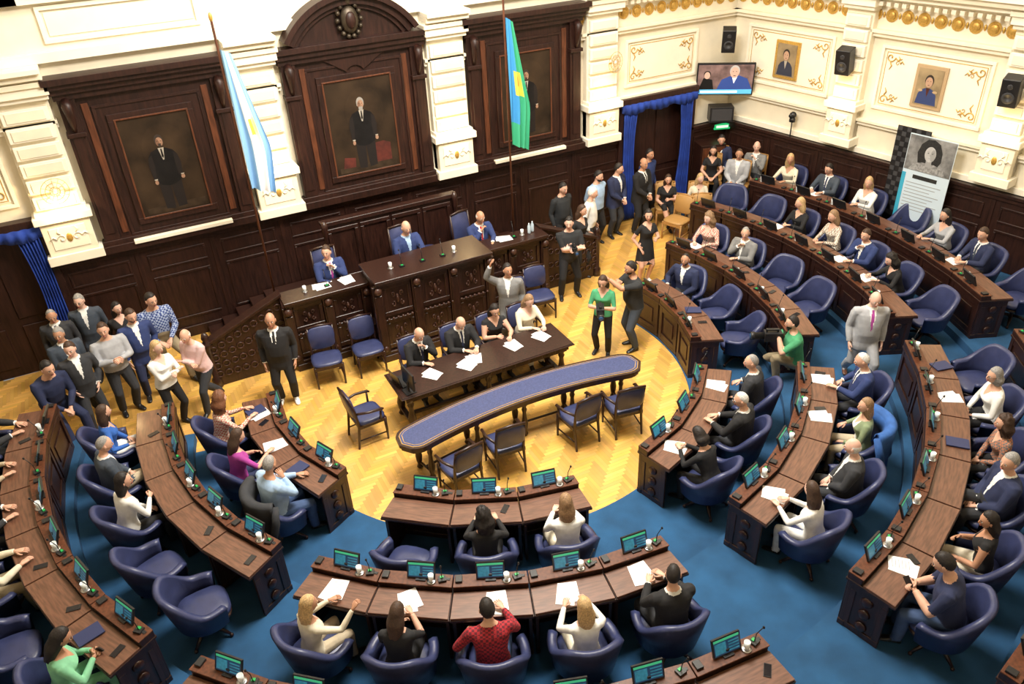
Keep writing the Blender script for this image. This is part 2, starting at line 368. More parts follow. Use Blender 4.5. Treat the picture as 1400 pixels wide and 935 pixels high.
def finish_people():
    dg=bpy.context.evaluated_depsgraph_get(); dg.update()
    for p in QUEUE:
        o=p['o']; ev=p['ob'].evaluated_get(dg); me=ev.to_mesh()
        nv=len(me.vertices); co=np.empty(nv*3); me.vertices.foreach_get('co',co); co=co.reshape(-1,3)
        faces=[tuple(q.vertices) for q in me.polygons]; npoly=len(faces)
        fc=np.empty(npoly*3); me.polygons.foreach_get('center',fc); fc=fc.reshape(-1,3)
        ev.to_mesh_clear()
        src=p['vs'].astype(np.float32); idx=np.empty(npoly,int); fc32=fc.astype(np.float32)
        for a in range(0,npoly,2000):
            q=fc32[a:a+2000]; d=(src**2).sum(1)[None]-2*q@src.T; idx[a:a+2000]=d.argmin(1)
        lab=p['lab'][idx]; t=p['tt'][idx]; loc=(fc-p['H'])@p['Rt']
        suit=o.get('suit'); sleeve=o.get('sleeve',1.01); stand=p['pose']=='stand'
        hem=o.get('hem',(-.03 if not suit else -.17)); leg=o.get('leg',1.01); fem=p['sex']=='f'; nk=.455 if fem else .50
        X,Y,Z=np.abs(loc[:,0]),loc[:,1],loc[:,2]; Rn=np.hypot(loc[:,0],loc[:,1])
        m=np.full(npoly,2)
        G=lab==3; m[G]=np.where(t[G]<leg,3,0)
        A=(lab==2); m[A]=np.where(t[A]<sleeve,2,0)
        if suit: m[A&(t>.95)]=4
        # torso / upper-thigh boundary is a clean plane, whichever part the face came from
        body=(lab==0)|(lab==1)|(G&(t<.35))
        if stand: m[body]=np.where(Z[body]>hem,2,3)
        else:
            bb=(lab==0)|(G&(t<.14)); m[bb]=np.where(Z[bb]>.015+np.clip(Y[bb]-.04,0,1)*1.3-(.05 if suit else .02),2,3)
        chest=(lab==0)|(lab==1)|(A&(t<.02)&(X<.13))
        if suit:
            w=.004+np.clip((Z-.20)/.32,0,1)*.050
            V=chest&(Y>.02)&(Z>.20)&(X<w); m[V]=4
            if o.get('tie'): m[V&(X<.019)]=5
            m[chest&(Z>.520)&(Rn<.090)]=4
            m[chest&(Z>=.552)&(Rn<.12)]=0
        else:
            c=(.485 if fem else .528)
            m[chest&(Z>c+np.clip(-Y,0,.05)*.3)&(Rn<.105)]=0
            if fem or o.get('open'): m[chest&(Y>.0)&(Z>nk-.07)&(X<(Z-(nk-.07))*.75+.004)]=0
            if o.get('jacket'):
                w=.05+np.clip((Z-.0)/.5,0,1)*.03; m[chest&(Y>.02)&(X<w)&(Z>.03)&(m==2)]=4
        m[(lab==1)&(Z>.555)]=0
        m[lab==4]=6; m[lab==5]=3
        mb=MB(); mb.add(co,faces,m.tolist(),None,True)
        hm=np.eye(4); hm[:3,:3]=p['Rh']*(1.05 if not fem else 1.04); hm[:3,3]=p['hc']
        h=head_mesh(o.get('hair','short'),o.get('beard',False),o.get('glasses',False))
        mb.add(np.concatenate(h.v),h.f,list(h.m),hm,True)
        for (W,sd,cu) in p['wr']:
            g=HANDS[(sd,cu)]; mb.add(np.concatenate(g.v),g.f,list(g.m),W,True)
        if o.get('phone'):
            W=p['wr'][1][0]; mb.box(-.04,.04,.07,.085,-.06,.09,8,W)
        topm=o['topm'] if o.get('topm') else fab(o.get('top','navy'))
        mats=[SKIN[o.get('skin','a')],mat('hair_'+o.get('hc','n'),HAIRC[o.get('hc','n')],.6,var=.35,scale=60,bump=.5),topm,fab(o.get('bot','char')),fab(o.get('shirt','white')),
              fab(o.get('tie') or 'navy'),mat('shoe_'+o.get('shoe','black'),FAB[o.get('shoe','black')],.35),EYEW,BLACK,LIP]
        mb.obj(p['name'],mats,p['M'])
        bpy.data.objects.remove(p['ob'])
# ---------------------------------------------------------------- hemicycle geometry
CX,CY=4.55,10.4
RR=[3.45,5.0,6.7,8.35]; ZZ=[.02,.15,.30,.45]
GR=[ # (ring, a0, a1, n)
 (0,-100,-60,3),(0,-46,-6,3),(0,12,51,3),(0,64,99,3),
 (1,-101,-56,5),(1,-49.5,-1,5),(1,12,52,4),(1,62,107,5),
 (2,-104,-58,6),(2,-52,-1,7),(2,11,57,6),(2,64,112,7),
 (3,-106,-58,8),(3,10,58,7),(3,65,108,7)]
def polar(r,a,z=0): return (CX+r*math.sin(rad(a)),CY-r*math.cos(rad(a)),z)
def seatang(g,i): k,a0,a1,n=GR[g]; return a0+(a1-a0)*(i+.5)/n
def seat(g,i,name,da=0,dr=0,**o):
    k=GR[g][0]; a=seatang(g,i); x,y,_=polar(RR[k]+.93+dr,a)
    o.setdefault('pose','sit'); o.setdefault('arms',('desk','desk'))
    person(name,x,y,ZZ[k],a+da,**o)
M_,W_='seated_man','seated_woman'
# front group (seen from behind)
seat(1,1,W_,sex='f',hair='curly',hc='k',top='black',bot='black'); seat(1,2,W_,sex='f',hair='long',hc='l',top='white',bot='cream',arms=('desk2','desk'))
seat(5,0,W_,sex='f',hair='long',hc='y',top='cream',bot='beige',da=-22,arms=('desk','point'),hd=(-15,5)); seat(5,1,W_,sex='f',hair='long',hc='n',top='black',sleeve=.55,bot='black',arms=('phone','desk2'),hd=(-10,20))
seat(5,2,M_,hair='short',hc='k',topm=plaid('plaid_red',(.40,.02,.03),(.12,.01,.02)),bot='jean',arms=('rest','desk')); seat(5,3,W_,sex='f',hair='long',hc='y',top='white',bot='cream',hd=(10,5)); seat(5,4,M_,hair='thin',hc='k',suit=1,top='black',arms=('desk2','desk'))
# left inner
seat(0,0,W_,sex='f',hair='curly',hc='r',topm=plaid('print_blouse',(.5,.15,.12),(.7,.6,.5)),bot='black',da=10,hd=(25,5)); seat(0,1,W_,sex='f',hair='long',hc='n',top='purple',sleeve=.5,bot='navy',arms=('phone','desk'),hd=(0,18))
seat(0,2,M_,hair='thin',hc='g',top='sky',bot='jean',da=-12,arms=('desk','chin'),belly=.03)
seat(4,0,W_,sex='f',hair='long',hc='n',top='blue',bot='white',suit=0,da=15,arms=('lap','rest'),hd=(15,0)); seat(4,1,M_,hair='thin',hc='g',suit=1,top='steel',bot='beige',arms=('lap','lap'),da=8,legs='cross')
seat(4,2,W_,sex='f',hair='long',hc='k',top='white',bot='black',arms=('lap','phone'),da=10)
seat(8,0,M_,suit=1,top='char',tie='navy',hc='g'); seat(8,1,W_,sex='f',hair='long',hc='l',top='beige',bot='black'); seat(8,2,M_,suit=1,top='char',hc='w'); seat(8,3,M_,top='cream',bot='khaki',hc='k'); 
seat(8,5,W_,sex='f',hair='long',hc='k',top='mint',bot='mint',da=-12,dr=-.14,arms=('phone','phone'),phone=1,hd=(-10,25))
# right lower group
seat(2,0,W_,sex='f',hair='bob',hc='k',top='black',bot='black',arms=('desk2','desk2'),lean=22,hd=(0,30)); seat(2,1,M_,hair='thin',hc='w',suit=1,top='black',tie='navy',glasses=True,arms=('desk','desk2'),belly=.05); seat(2,2,M_,hair='thin',hc='g',suit=1,top='char',da=-5,hd=(20,0),arms=('lap','rest'),belly=.04)
seat(6,0,W_,sex='f',hair='long',hc='n',top='white',bot='white',arms=('desk','desk2')); seat(6,1,M_,hair='bald',hc='w',suit=1,top='char',arms=('lap','lap'),da=14,belly=.05,dr=.05); seat(6,2,W_,sex='f',hair='long',hc='l',top='olive',jacket=1,bot='beige',arms=('lap','rest'),da=10,hd=(15,0)); seat(6,3,M_,hair='thin',hc='w',suit=1,top='royal',tie='navy',arms=('desk2','rest'),da=10,belly=.04)
seat(10,0,M_,hair='short',hc='k',top='navy',bot='jean',arms=('phone','phone'),sleeve=.45,da=18,lean=14,hd=(0,22),phone=1); seat(10,1,W_,sex='f',hair='long',hc='k',top='black',sleeve=.1,bot='cream',arms=('lap','phone'),da=12); seat(10,2,M_,hair='short',hc='g',suit=1,top='navy',arms=('lap','lap'),da=20,legs='cross',belly=.04)
seat(10,3,W_,sex='f',hair='curly',hc='n',topm=plaid('print_shirt',(.45,.18,.10),(.12,.12,.12)),bot='black',arms=('clasp','clasp'),da=15); seat(10,4,W_,sex='f',hair='bob',hc='g',top='white',bot='black',arms=('lap','lap'),da=12,glasses=True); 
# right upper group
seat(3,2,M_,hair='thin',hc='k',beard=True,suit=1,top='navy',shirt='white',da=22,hd=(10,0),arms=('lap','rest'))
seat(7,4,W_,sex='f',hair='curly',hc='l',topm=plaid('print_blouse',(.5,.15,.12),(.7,.6,.5)),bot='black',da=15); seat(7,3,M_,hair='thin',hc='g',suit=1,top='grey',da=15,arms=('desk2','chin'))
seat(11,4,W_,sex='f',hair='long',hc='y',top='black',bot='black',arms=('desk2','desk2')); seat(11,3,W_,sex='f',hair='long',hc='l',topm=plaid('print_white',(.7,.68,.6),(.3,.2,.15)),bot='black',arms=('desk','desk2')); seat(11,2,M_,hair='short',hc='n',suit=1,top='royal',arms=('desk','chin'),lean=12); seat(11,1,W_,sex='f',hair='curly',hc='k',top='black',bot='black',lean=18,hd=(0,20))
seat(14,6,W_,sex='f',hair='long',hc='y',top='cream',bot='black'); seat(14,5,M_,hair='short',hc='k',suit=1,top='steel',tie='navy',glasses=True); seat(14,4,W_,sex='f',hair='long',hc='y',top='white',bot='white',arms=('desk2','phone')); seat(14,2,W_,sex='f',hair='long',hc='k',top='lgrey',bot='black',arms=('desk2','desk')); seat(14,1,M_,hair='short',hc='n',suit=1,top='navy',tie='steel',arms=('desk','desk2'))
CHX=[] # extra guest chairs
def guest(x,y,z,yaw,nm,**o):
    CHX.append((x,y,z,yaw)); o.setdefault('arms',('lap','lap')); person(nm,x,y,z,yaw,pose='sit',**o)
guest(11.25,14.35,0,150,W_,sex='f',hair='long',hc='n',top='black',bot='black',leg=.6,sleeve=.3,arms=('phone','lap'),legs='cross')
guest(11.85,13.95,0.0,140,W_,sex='f',hair='long',hc='y',top='cream',bot='white')
guest(12.55,14.35,.45,140,W_,sex='f',hair='long',hc='k',top='black',sleeve=.3,bot='black'); guest(13.05,14.65,.45,145,M_,hair='short',hc='k',suit=1,top='navy')
guest(12.75,13.65,.45,125,M_,hair='thin',hc='n',suit=1,top='lgrey',bot='lgrey',arms=('clasp','lap')); guest(13.35,13.75,.45,125,M_,hair='bald',hc='n',suit=1,top='grey',arms=('chin','lap'))
# rostrum
PZ=.72
person('presiding_officer',4.3,13.30,PZ+.02,180,pose='sit',hair='bald',hc='g',suit=1,top='royal',shirt='sky',tie='sky',arms=('desk','desk2'),lean=8,hd=(0,8),s=1.04)
person(M_,2.8,13.42,PZ-.12,180,pose='sit',hair='short',hc='n',suit=1,top='royal',tie='purple',arms=('chin','desk2'),lean=8,hd=(-30,0),s=1.02)
person(M_,5.85,13.42,PZ-.1,172,pose='sit',hair='bald',hc='w',suit=1,top='royal',tie='red',arms=('desk','chin'),lean=14,twist=12,hd=(10,10),belly=.04)
# secretaries
SECX=[3.5,4.28,4.98,5.62]
person(M_,SECX[0],11.0,0,184,pose='sit',hair='bald',hc='g',suit=1,top='black',tie='navy',arms=('chin','desk2'),lean=14,hd=(0,22))
person(M_,SECX[1],11.0,0,180,pose='sit',hair='bald',hc='g',suit=1,top='black',tie='navy',arms=('desk','desk2'),lean=14,hd=(0,28),belly=.03)
person(W_,SECX[2],11.0,0,176,pose='sit',sex='f',hair='long',hc='k',top='black',sleeve=.1,bot='black',arms=('desk','phone'),lean=8,hd=(0,22))
person(W_,SECX[3],11.0,0,178,pose='sit',sex='f',hair='long',hc='l',top='cream',bot='white',arms=('desk','desk2'),lean=10,hd=(0,24))
S_,SW='standing_man','standing_woman'
person(S_,1.39,11.89,0,165,hair='bald',hc='k',suit=1,top='black',tie='black',bot='black',arms=('down','down'),shoe='white',skin='b',s=1.02,hd=(0,0),lean=1)
person(S_,5.55,11.5,0,165,hair='short',hc='k',suit=1,top='grey',bot='grey',arms=('down','raise'),hd=(20,-5),twist=-15)
person(S_,-1.85,14.2,0,170,hair='thin',hc='g',suit=1,top='char',tie='navy'); person(S_,-1.38,14.4,0,180,hair='short',hc='g',suit=1,top='steel',glasses=True)
person(SW,-.86,14.05,0,175,sex='f',hair='long',hc='k',top='black',bot='black'); person(S_,-.28,13.75,0,200,hair='short',hc='k',topm=plaid('plaid_blue',(.03,.06,.22),(.35,.42,.6)),bot='khaki',pose='perch',arms=('lap','lap'),s=1.12)
person(S_,-1.75,13.35,0,190,hair='short',hc='g',suit=1,top='steel',arms=('clasp','clasp')); person(S_,-1.10,13.05,0,200,hair='short',hc='n',top='lgrey',bot='char',arms=('phone','phone'),belly=.03,s=1.03)
person(S_,-.66,13.28,0,190,hair='short',hc='n',suit=1,top='royal',bot='navy',beard=True,arms=('pocket','down')); person(S_,-2.05,12.6,0,215,hair='short',hc='k',top='navy',bot='navy',lean=24,arms=('clasp','clasp'),hd=(0,10),pose='perch',s=1.1)
person(S_,-1.60,12.72,0,200,hair='short',hc='n',suit=1,top='char',arms=('pocket','pocket')); person(SW,-.42,12.18,0,215,sex='f',hair='long',hc='y',top='white',bot='black',arms=('phone','crossed'))
person(S_,.20,12.45,0,130,hair='bald',hc='w',top='pink',bot='char',arms=('crossed','crossed'),lean=12,belly=.04,legs='stride')
person(S_,8.2,14.15,0,200,hair='short',hc='k',top='tee',bot='black'); person(S_,8.62,13.65,0,215,hair='short',hc='w',top='white',bot='char'); person(S_,9.25,14.35,0,190,hair='short',hc='k',beard=True,top='sky',bot='black',arms=('back','back'))
person(S_,9.85,14.5,0,190,hair='short',hc='k',suit=1,top='navy',arms=('clasp','clasp')); person(S_,10.45,14.35,0,190,hair='bald',hc='k',suit=1,top='black',tie='black',bot='black',skin='b',s=1.05,arms=('clasp','clasp')); person(S_,11.0,14.85,0,190,hair='short',hc='k',top='royal',bot='black',skin='b')
person('photographer',7.45,12.55,0,165,hair='short',hc='k',top='tee',bot='black',sleeve=.45,arms=('phone','crossed'),legs='wide',twist=0); person(SW,8.05,13.1,0,200,sex='f',hair='long',hc='n',top='black',bot='black')
person(SW,9.1,12.2,0,170,sex='f',hair='bob',hc='k',top='black',bot='black',sleeve=.3,skirt=.42,leg=.0,bare=1,arms=('phone','pocket'),shoe='white')
person('camera_operator',7.45,10.22,0,80,hair='short',hc='k',beard=True,top='tee',bot='steel',sleeve=.45,arms=('reach','cam'),skin='b',s=1.03,lean=6,twist=0,hd=(0,6)); person('camera_operator',6.86,10.35,0,135,sex='f',hair='long',hc='n',top='green',bot='black',sleeve=.45,arms=('phone','phone'),hd=(0,20),twist=0)
person('camera_operator',9.0,7.95,.15,60,hair='short',hc='k',beard=True,top='green',bot='khaki',sleeve=.45,pose='crouch',arms=('cam','cam'),lean=10,twist=0,hd=(0,0))
person(S_,9.9,7.25,.15,150,hair='bald',hc='g',suit=1,top='lgrey',bot='lgrey',tie='purple',arms=('down','down'),shoe='brown',legs='stride',hd=(0,15),belly=.02)
finish_people()
# handheld cameras
def vcam(x,y,z,yaw,s=1):
    mb=MB(); mb.box(-.06,.06,-.14,.08,-.06,.06,0); mb.box(-.02,.02,-.1,.06,.08,.10,0); mb.box(-.015,.015,-.1,-.08,.05,.09,0); mb.box(-.015,.015,.04,.06,.05,.09,0)
    mb.lathe([(.045,0),(.045,.12),(.055,.12),(.055,.17),(.04,.17)],0,T(0,.08,0)@RX(-90)); mb.lathe([(.038,0),(.038,.004)],1,T(0,.25,0)@RX(-90)); mb.box(.06,.065,-.1,.0,-.04,.05,1)
    mb.obj('press_camera',[BLACK,SCR_D],T(x,y,z)@RZ(yaw)@Matrix.Scale(s,4),.005)
vcam(6.62,10.08,1.12,150,1.1); vcam(8.70,8.12,.98,60,1.3); vcam(7.38,12.22,1.22,165,.9)
# ================================================================ DESKS
def desk_mesh(k,w):
    R=RR[k]; mb=MB(); D=.56; w0=w*.985/2; w1=w0*(R+D)/R
    W=lambda y:w0+(w1-w0)*y/D
    def slab(y0,y1,z0,z1,mi,e=0):
        a,b=W(y0)+e,W(y1)+e
        mb.hexa([(-a,y0,z0),(a,y0,z0),(b,y1,z0),(-b,y1,z0)],[(-a,y0,z1),(a,y0,z1),(b,y1,z1),(-b,y1,z1)],mi)
    slab(.03,.07,.05,.72,0,-.01); slab(.01,.09,0,.08,0,-.004)
    mb.box(-W(0)+.02,-W(0)+.11,.005,.03,.08,.72,0); mb.box(W(0)-.11,W(0)-.02,.005,.03,.08,.72,0)
    mb.box(-W(0)+.11,W(0)-.11,.01,.03,.62,.72,0); mb.box(-W(0)+.11,W(0)-.11,.01,.03,.08,.17,0)
    mb.box(-W(0)+.19,W(0)-.19,.012,.03,.25,.54,0)
    for sx in(-1,1):
        for (y0,y1,z0,z1) in((.05,.50,.0,.09),(.05,.50,.62,.72),(.05,.13,.09,.62),(.42,.50,.09,.62)):
            a=W(y0)-.012;b=W(y1)-.012
            mb.hexa([(sx*(a-.04),y0,z0),(sx*a,y0,z0),(sx*b,y1,z0),(sx*(b-.04),y1,z0)],[(sx*(a-.04),y0,z1),(sx*a,y0,z1),(sx*b,y1,z1),(sx*(b-.04),y1,z1)],0)
        a=W(.1)-.025;b=W(.45)-.025
        mb.hexa([(sx*(a-.02),.1,.08),(sx*a,.1,.08),(sx*b,.45,.08),(sx*(b-.02),.45,.08)],[(sx*(a-.02),.1,.63),(sx*a,.1,.63),(sx*b,.45,.63),(sx*(b-.02),.45,.63)],0)
        for q in range(3): mb.ell((sx*(W(.27)-.01),.275,.16+.0+q*.2),(.02,.07,.07),0,None,8,6)
    slab(.08,.46,.62,.70,0,-.05)
    slab(-.01,.57,.72,.755,0,.004); slab(.19,.56,.755,.78,1,-.004)   # leather/wood writing surface
    slab(.0,.17,.755,.84,0,-.002); slab(.0,.185,.84,.855,2,0)
    mb.box(W(.2)-.11,W(.2)-.03,.03,.13,.855,.885,3)               # console
    mb.box(-W(.2)+.04,-W(.2)+.16,.05,.09,.855,.862,3)
    return mb.mesh('legislator_desk',[WOOD,TOP,WOODR,BLACK],.006)
def tablet_mesh():
    mb=MB(); M=T(0,.10,.87)@RX(22)
    mb.box(-.165,.165,-.025,.0,0,.205,0,M)
    mb.box(-.15,.15,.0,.002,.015,.19,1,M)
    mb.box(-.15,.15,.002,.003,.165,.19,2,M)
    for i in range(4): mb.box(-.14,-.02,.002,.003,.03+i*.032,.045+i*.032,3,M)
    mb.box(.01,.14,.002,.003,.03,.15,3,M)
    mb.box(-.06,.06,.03,.13,.855,.872,0); mb.box(-.02,.02,.06,.09,.86,.93,0)
    return mb.mesh('desk_monitor',[BLACK,SCR_D,SCR_G,SCR_B],0)
def mic_mesh():
    mb=MB(); mb.box(-.045,.045,-.04,.04,0,.03,0); mb.tube([(0,0,.03),(0,.01,.15),(0,.06,.28)],[.006,.005,.005],0); mb.ell((0,.07,.30),(.012,.014,.02),0); mb.box(-.02,.02,-.03,.0,.03,.042,1)
    return mb.mesh('desk_microphone',[BLACK,GREENL],0)
def glass_mesh():
    mb=MB(); mb.lathe([(.028,0),(.034,.11),(.031,.11),(.026,.008)],0); mb.lathe([(.052,0),(.055,.008),(.03,.004)],1); return mb.mesh('water_glass',[GLASS,STEEL],0)
TAB=tablet_mesh(); MIC=mic_mesh(); GLS=glass_mesh()
def paper_mesh():
    mb=MB(); mb.box(-.105,.105,-.148,.148,0,.004,0); mb.box(-.15,.05,-.16,.12,.004,.007,0,RZ(14)); 
    for i in range(6): mb.box(-.11,.02,-.12+i*.035,-.115+i*.035,.007,.0075,1,RZ(14))
    return mb.mesh('paper_stack',[PAPER,mat('ink',(.2,.2,.22),.8)],0)
PAP=paper_mesh()
def book_mesh():
    mb=MB(); mb.box(-.10,.10,-.14,.14,0,.018,0); mb.box(-.095,.098,-.135,.135,.003,.015,1); return mb.mesh('notebook',[mat('cover_navy',(.02,.03,.1),.5),PAPER],.002)
BOOK=book_mesh()
def phone_mesh():
    mb=MB(); mb.box(-.038,.038,-.077,.077,0,.009,0); mb.box(-.034,.034,-.072,.072,.009,.0095,1); return mb.mesh('mobile_phone',[BLACK,mat('phone_glass',(.01,.01,.015),.1)],0)
PHO=phone_mesh()
# barrel swivel chair
def barrel_mesh():
    mb=MB()
    for a in range(4):
        c,s_=math.cos(pi/4+a*pi/2),math.sin(pi/4+a*pi/2)
        mb.tube([(0,0,.13),(c*.14,s_*.14,.12),(c*.29,s_*.29,.045)],[.03,.028,.018],1); mb.ell((c*.30,s_*.30,.028),(.025,.025,.027),1,None,8,6)
    mb.lathe([(.05,.10),(.035,.15),(.035,.30),(.12,.34),(.12,.36)],1)
    def sq(rx,ry,z,n=20): return [(rx*math.copysign(abs(math.cos(2*pi*j/n))**.6,math.cos(2*pi*j/n)),.03+ry*math.copysign(abs(math.sin(2*pi*j/n))**.6,math.sin(2*pi*j/n)),z) for j in range(n)]
    mb.loft([sq(.27,.27,.34),sq(.29,.29,.355),sq(.29,.29,.385)],1)
    mb.loft([sq(.26,.27,.385),sq(.28,.295,.41),sq(.28,.30,.45),sq(.25,.27,.478),sq(.12,.13,.486)],0)
    N=28; rings=[]
    for i in range(N+1):
        a=-122+244*i/N; u=abs(a)/122; h=.62+.33*(0.5+0.5*math.cos(pi*min(1,max(0,(u-.22)/.55)))); 
        ca,sa=math.sin(rad(a)),-math.cos(rad(a))
        lean=.08*(h-.62)/.33; arm=.02*(1-(h-.62)/.33)
        r0=.275
        prof=[(r0+.00,.36),(r0+.035+lean*.3,.36+(h-.36)*.5-.02),(r0+.01+lean,h-.03),(r0+.02+lean,h),(r0+.06+lean+arm*.5,h+.014),(r0+.095+lean+arm,h-.014),(r0+.085+lean*.4+arm*.6,.60),(r0+.065,.34)]
        rings.append([(r*ca*1.04,.03+r*sa*(1.0 if sa<0 else 1.15),z) for r,z in prof])
    mb.loft(rings,0)
    return mb.mesh('barrel_armchair',[LEATH,WOOD],0)
BAR=barrel_mesh()
def jacket_mesh(name,m):
    mb=MB(); N=24; rings=[]
    for i in range(N+1):
        a=-62+124*i/N; ca,sa=math.sin(rad(a)),-math.cos(rad(a)); w=.012*math.sin(i*1.3); hem=.42+.05*math.sin(i*.7)
        prof=[(.28,.78),(.325,.95),(.36,.985),(.42,.995),(.465,.96),(.45+w,.75),(.445+w*1.5,.58),(.46+w*2,hem),(.445+w*2,hem),(.43,.60),(.42,.9),(.35,.965),(.31,.92),(.272,.78)]
        rings.append([(r*ca,.03+r*sa,z) for r,z in prof])
    mb.loft(rings,0)
    for sx in(-1,1): mb.tube([(sx*.38,-.14,.94),(sx*.45,-.20,.75),(sx*.42,-.26,.52),(sx*.38,-.30,.38)],[.045,.055,.05,.045],0)
    return mb.mesh(name,[m],0)
def chair_mesh(arms,frame,high=0,name='blue_armchair'):
    mb=MB(); h=.96+high
    for sx in(-1,1):
        mb.tube([(sx*.24,.22,.0),(sx*.24,.22,.2),(sx*.24,.21,.44)],[.017,.022,.026],1)
        mb.tube([(sx*.22,-.28,.0),(sx*.22,-.22,.44),(sx*.22,-.25,.7),(sx*.22,-.31,h)],[.018,.024,.022,.018],1)
        mb.tube([(sx*.24,.2,.15),(sx*.22,-.24,.15)],[.012,.012],1)
        if arms:
            mb.tube([(sx*.22,-.25,.68),(sx*.29,-.05,.68),(sx*.29,.17,.66),(sx*.27,.2,.64)],[.02,.022,.025,.015],1)
            mb.tube([(sx*.25,.14,.44),(sx*.28,.15,.64)],[.02,.018],1)
    mb.box(-.25,.25,-.23,.24,.38,.44,1)
    def sq(rx,ry,z,n=16,dy=0): return [(rx*math.copysign(abs(math.cos(2*pi*j/n))**.5,math.cos(2*pi*j/n)),dy+ry*math.copysign(abs(math.sin(2*pi*j/n))**.5,math.sin(2*pi*j/n)),z) for j in range(n)]
    mb.loft([sq(.26,.24,.43),sq(.27,.25,.45),sq(.27,.25,.475),sq(.22,.20,.495),sq(.1,.1,.5)],0)
    M=T(0,-.235,.56)@RX(9)@RX(90)
    mb.loft([sq(.22,.20+high/2,.0,16,.20+high/2),sq(.235,.215+high/2,.015,16,.20+high/2),sq(.235,.215+high/2,.05,16,.20+high/2),sq(.20,.18+high/2,.07,16,.20+high/2)],0,M@T(0,0,-.03))
    mb.tube([(-.23,-.31,h),(0,-.315,h+.02),(.23,-.31,h)],[.02,.026,.02],1)
    return mb.mesh(name,[LEATH if frame!='y' else mat('tan_wood_seat',(.45,.25,.08),.5),WOOD if frame!='y' else mat('honey_wood',(.42,.22,.07),.4,var=.2)],0)
ARMC=chair_mesh(True,'d'); SIDE=chair_mesh(False,'d',name='blue_side_chair'); HIGH=chair_mesh(True,'d',.28,'high_back_chair'); HONEY=chair_mesh(False,'y',name='wooden_chair')
rd=random.Random(3)
for gi,(k,a0,a1,n) in enumerate(GR):
    w=2*RR[k]*math.tan(rad((a1-a0)/n/2)); me=desk_mesh(k,w)
    for i in range(n):
        a=seatang(gi,i); x,y,_=polar(RR[k],a); M=T(x,y,ZZ[k])@RZ(a+180)
        put('legislator_desk',me,M); put('desk_monitor',TAB,M@T(rd.uniform(-.06,.04),0,0))
        put('desk_microphone',MIC,M@T(-w*.5+.12,.09,.855)@RZ(20))
        if rd.random()<.75: put('water_glass',GLS,M@T(-w*.5+.24,.12,.857))
        if gi in(5,) or rd.random()<(.6 if gi in(0,2,6) else .25): put('paper_stack',PAP,M@T(rd.uniform(-.12,.12),.38,.781)@RZ(rd.uniform(-20,20)))
        if rd.random()<.12: put('notebook',BOOK,M@T(rd.uniform(.1,.22),.40,.790)@RZ(rd.uniform(-25,25)))
        if rd.random()<.35: put('mobile_phone',PHO,M@T(-w*.5+.16,.36+rd.uniform(-.05,.05),.781)@RZ(rd.uniform(-40,40)))
        occ=None
        for q in QUEUE:
            t_=q['M'].translation
            if q['pose']=='sit' and math.hypot(t_.x-polar(RR[k]+.93,a)[0],t_.y-polar(RR[k]+.93,a)[1])<.2: occ=q
        if occ is None and gi==7 and i==0: continue
        if occ is not None: cx,cy=occ['M'].translation.x,occ['M'].translation.y; ya=math.degrees(occ['M'].to_euler().z)
        else: (cx,cy,_),ya=polar(RR[k]+1.02,a),a+rd.uniform(-28,28)
        put('barrel_armchair',BAR,T(cx,cy,ZZ[k])@RZ(ya))
        if (gi,i)==(6,2): put('draped_jacket',jacket_mesh('draped_jacket',mat('jacket_blue',(.03,.11,.36),.85,var=.2,scale=10)),T(cx,cy,ZZ[k])@RZ(ya))
        if (gi,i)==(0,2): put('draped_jacket',jacket_mesh('draped_jacket',fab('char')),T(cx,cy,ZZ[k])@RZ(ya))
for (x,y,z,ya) in CHX: put('wooden_chair' ,HONEY,T(x,y,z)@RZ(ya)@T(0,-.02,0))
put('wooden_chair',HONEY,T(11.0,13.6,0)@RZ(110)); put('wooden_chair',HONEY,T(11.5,13.3,0)@RZ(150))
for x in SECX: put('blue_armchair',ARMC,T(x,11.0,0)@RZ(180))
for x,ya in((3.1,8),(3.9,-5),(5.2,4),(5.95,-10)): put('blue_armchair',ARMC,T(x,8.42+(.08 if abs(x-4.5)<1 else -.05),0)@RZ(ya))
put('blue_armchair',ARMC,T(2.3,10.25,0)@RZ(-85))
for x,y in((2.2,12.15),(2.95,12.1),(6.0,11.95),(6.55,12.15)): put('blue_side_chair',SIDE,T(x,y,0)@RZ(180+rd.uniform(-8,8)))
# ================================================================ TABLES
LEG=[(.035,0),(.05,.03),(.03,.08),(.045,.14),(.055,.24),(.035,.36),(.03,.46),(.045,.52),(.03,.56),(.05,.60),(.05,.72)]
mb=MB(); Rc=7.6; cyc=9.15-Rc; Lh=2.15
def strip(inset,z0,z1,mi):
    st=[]; n=60; hw=.30-inset
    for i in range(n+1):
        s_=-(Lh-inset)+2*(Lh-inset)*i/n
        e=abs(s_)-(Lh-inset-hw); w=hw if e<=0 else hw*math.sqrt(max(0,1-(e/hw)**2))
        w=max(w,.004); a=s_/Rc; st.append((a,w))
    rg=[[( 4.5+(Rc-w)*math.sin(a),cyc+(Rc-w)*math.cos(a),z0),(4.5+(Rc+w)*math.sin(a),cyc+(Rc+w)*math.cos(a),z0),(4.5+(Rc+w)*math.sin(a),cyc+(Rc+w)*math.cos(a),z1),(4.5+(Rc-w)*math.sin(a),cyc+(Rc-w)*math.cos(a),z1)] for a,w in st]
    mb.loft(rg,mi,None,False)
strip(.03,.66,.72,0); strip(.0,.72,.775,0); strip(.045,.775,.777,1); strip(.055,.777,.779,2); strip(.085,.779,.781,1); strip(.093,.781,.783,2)
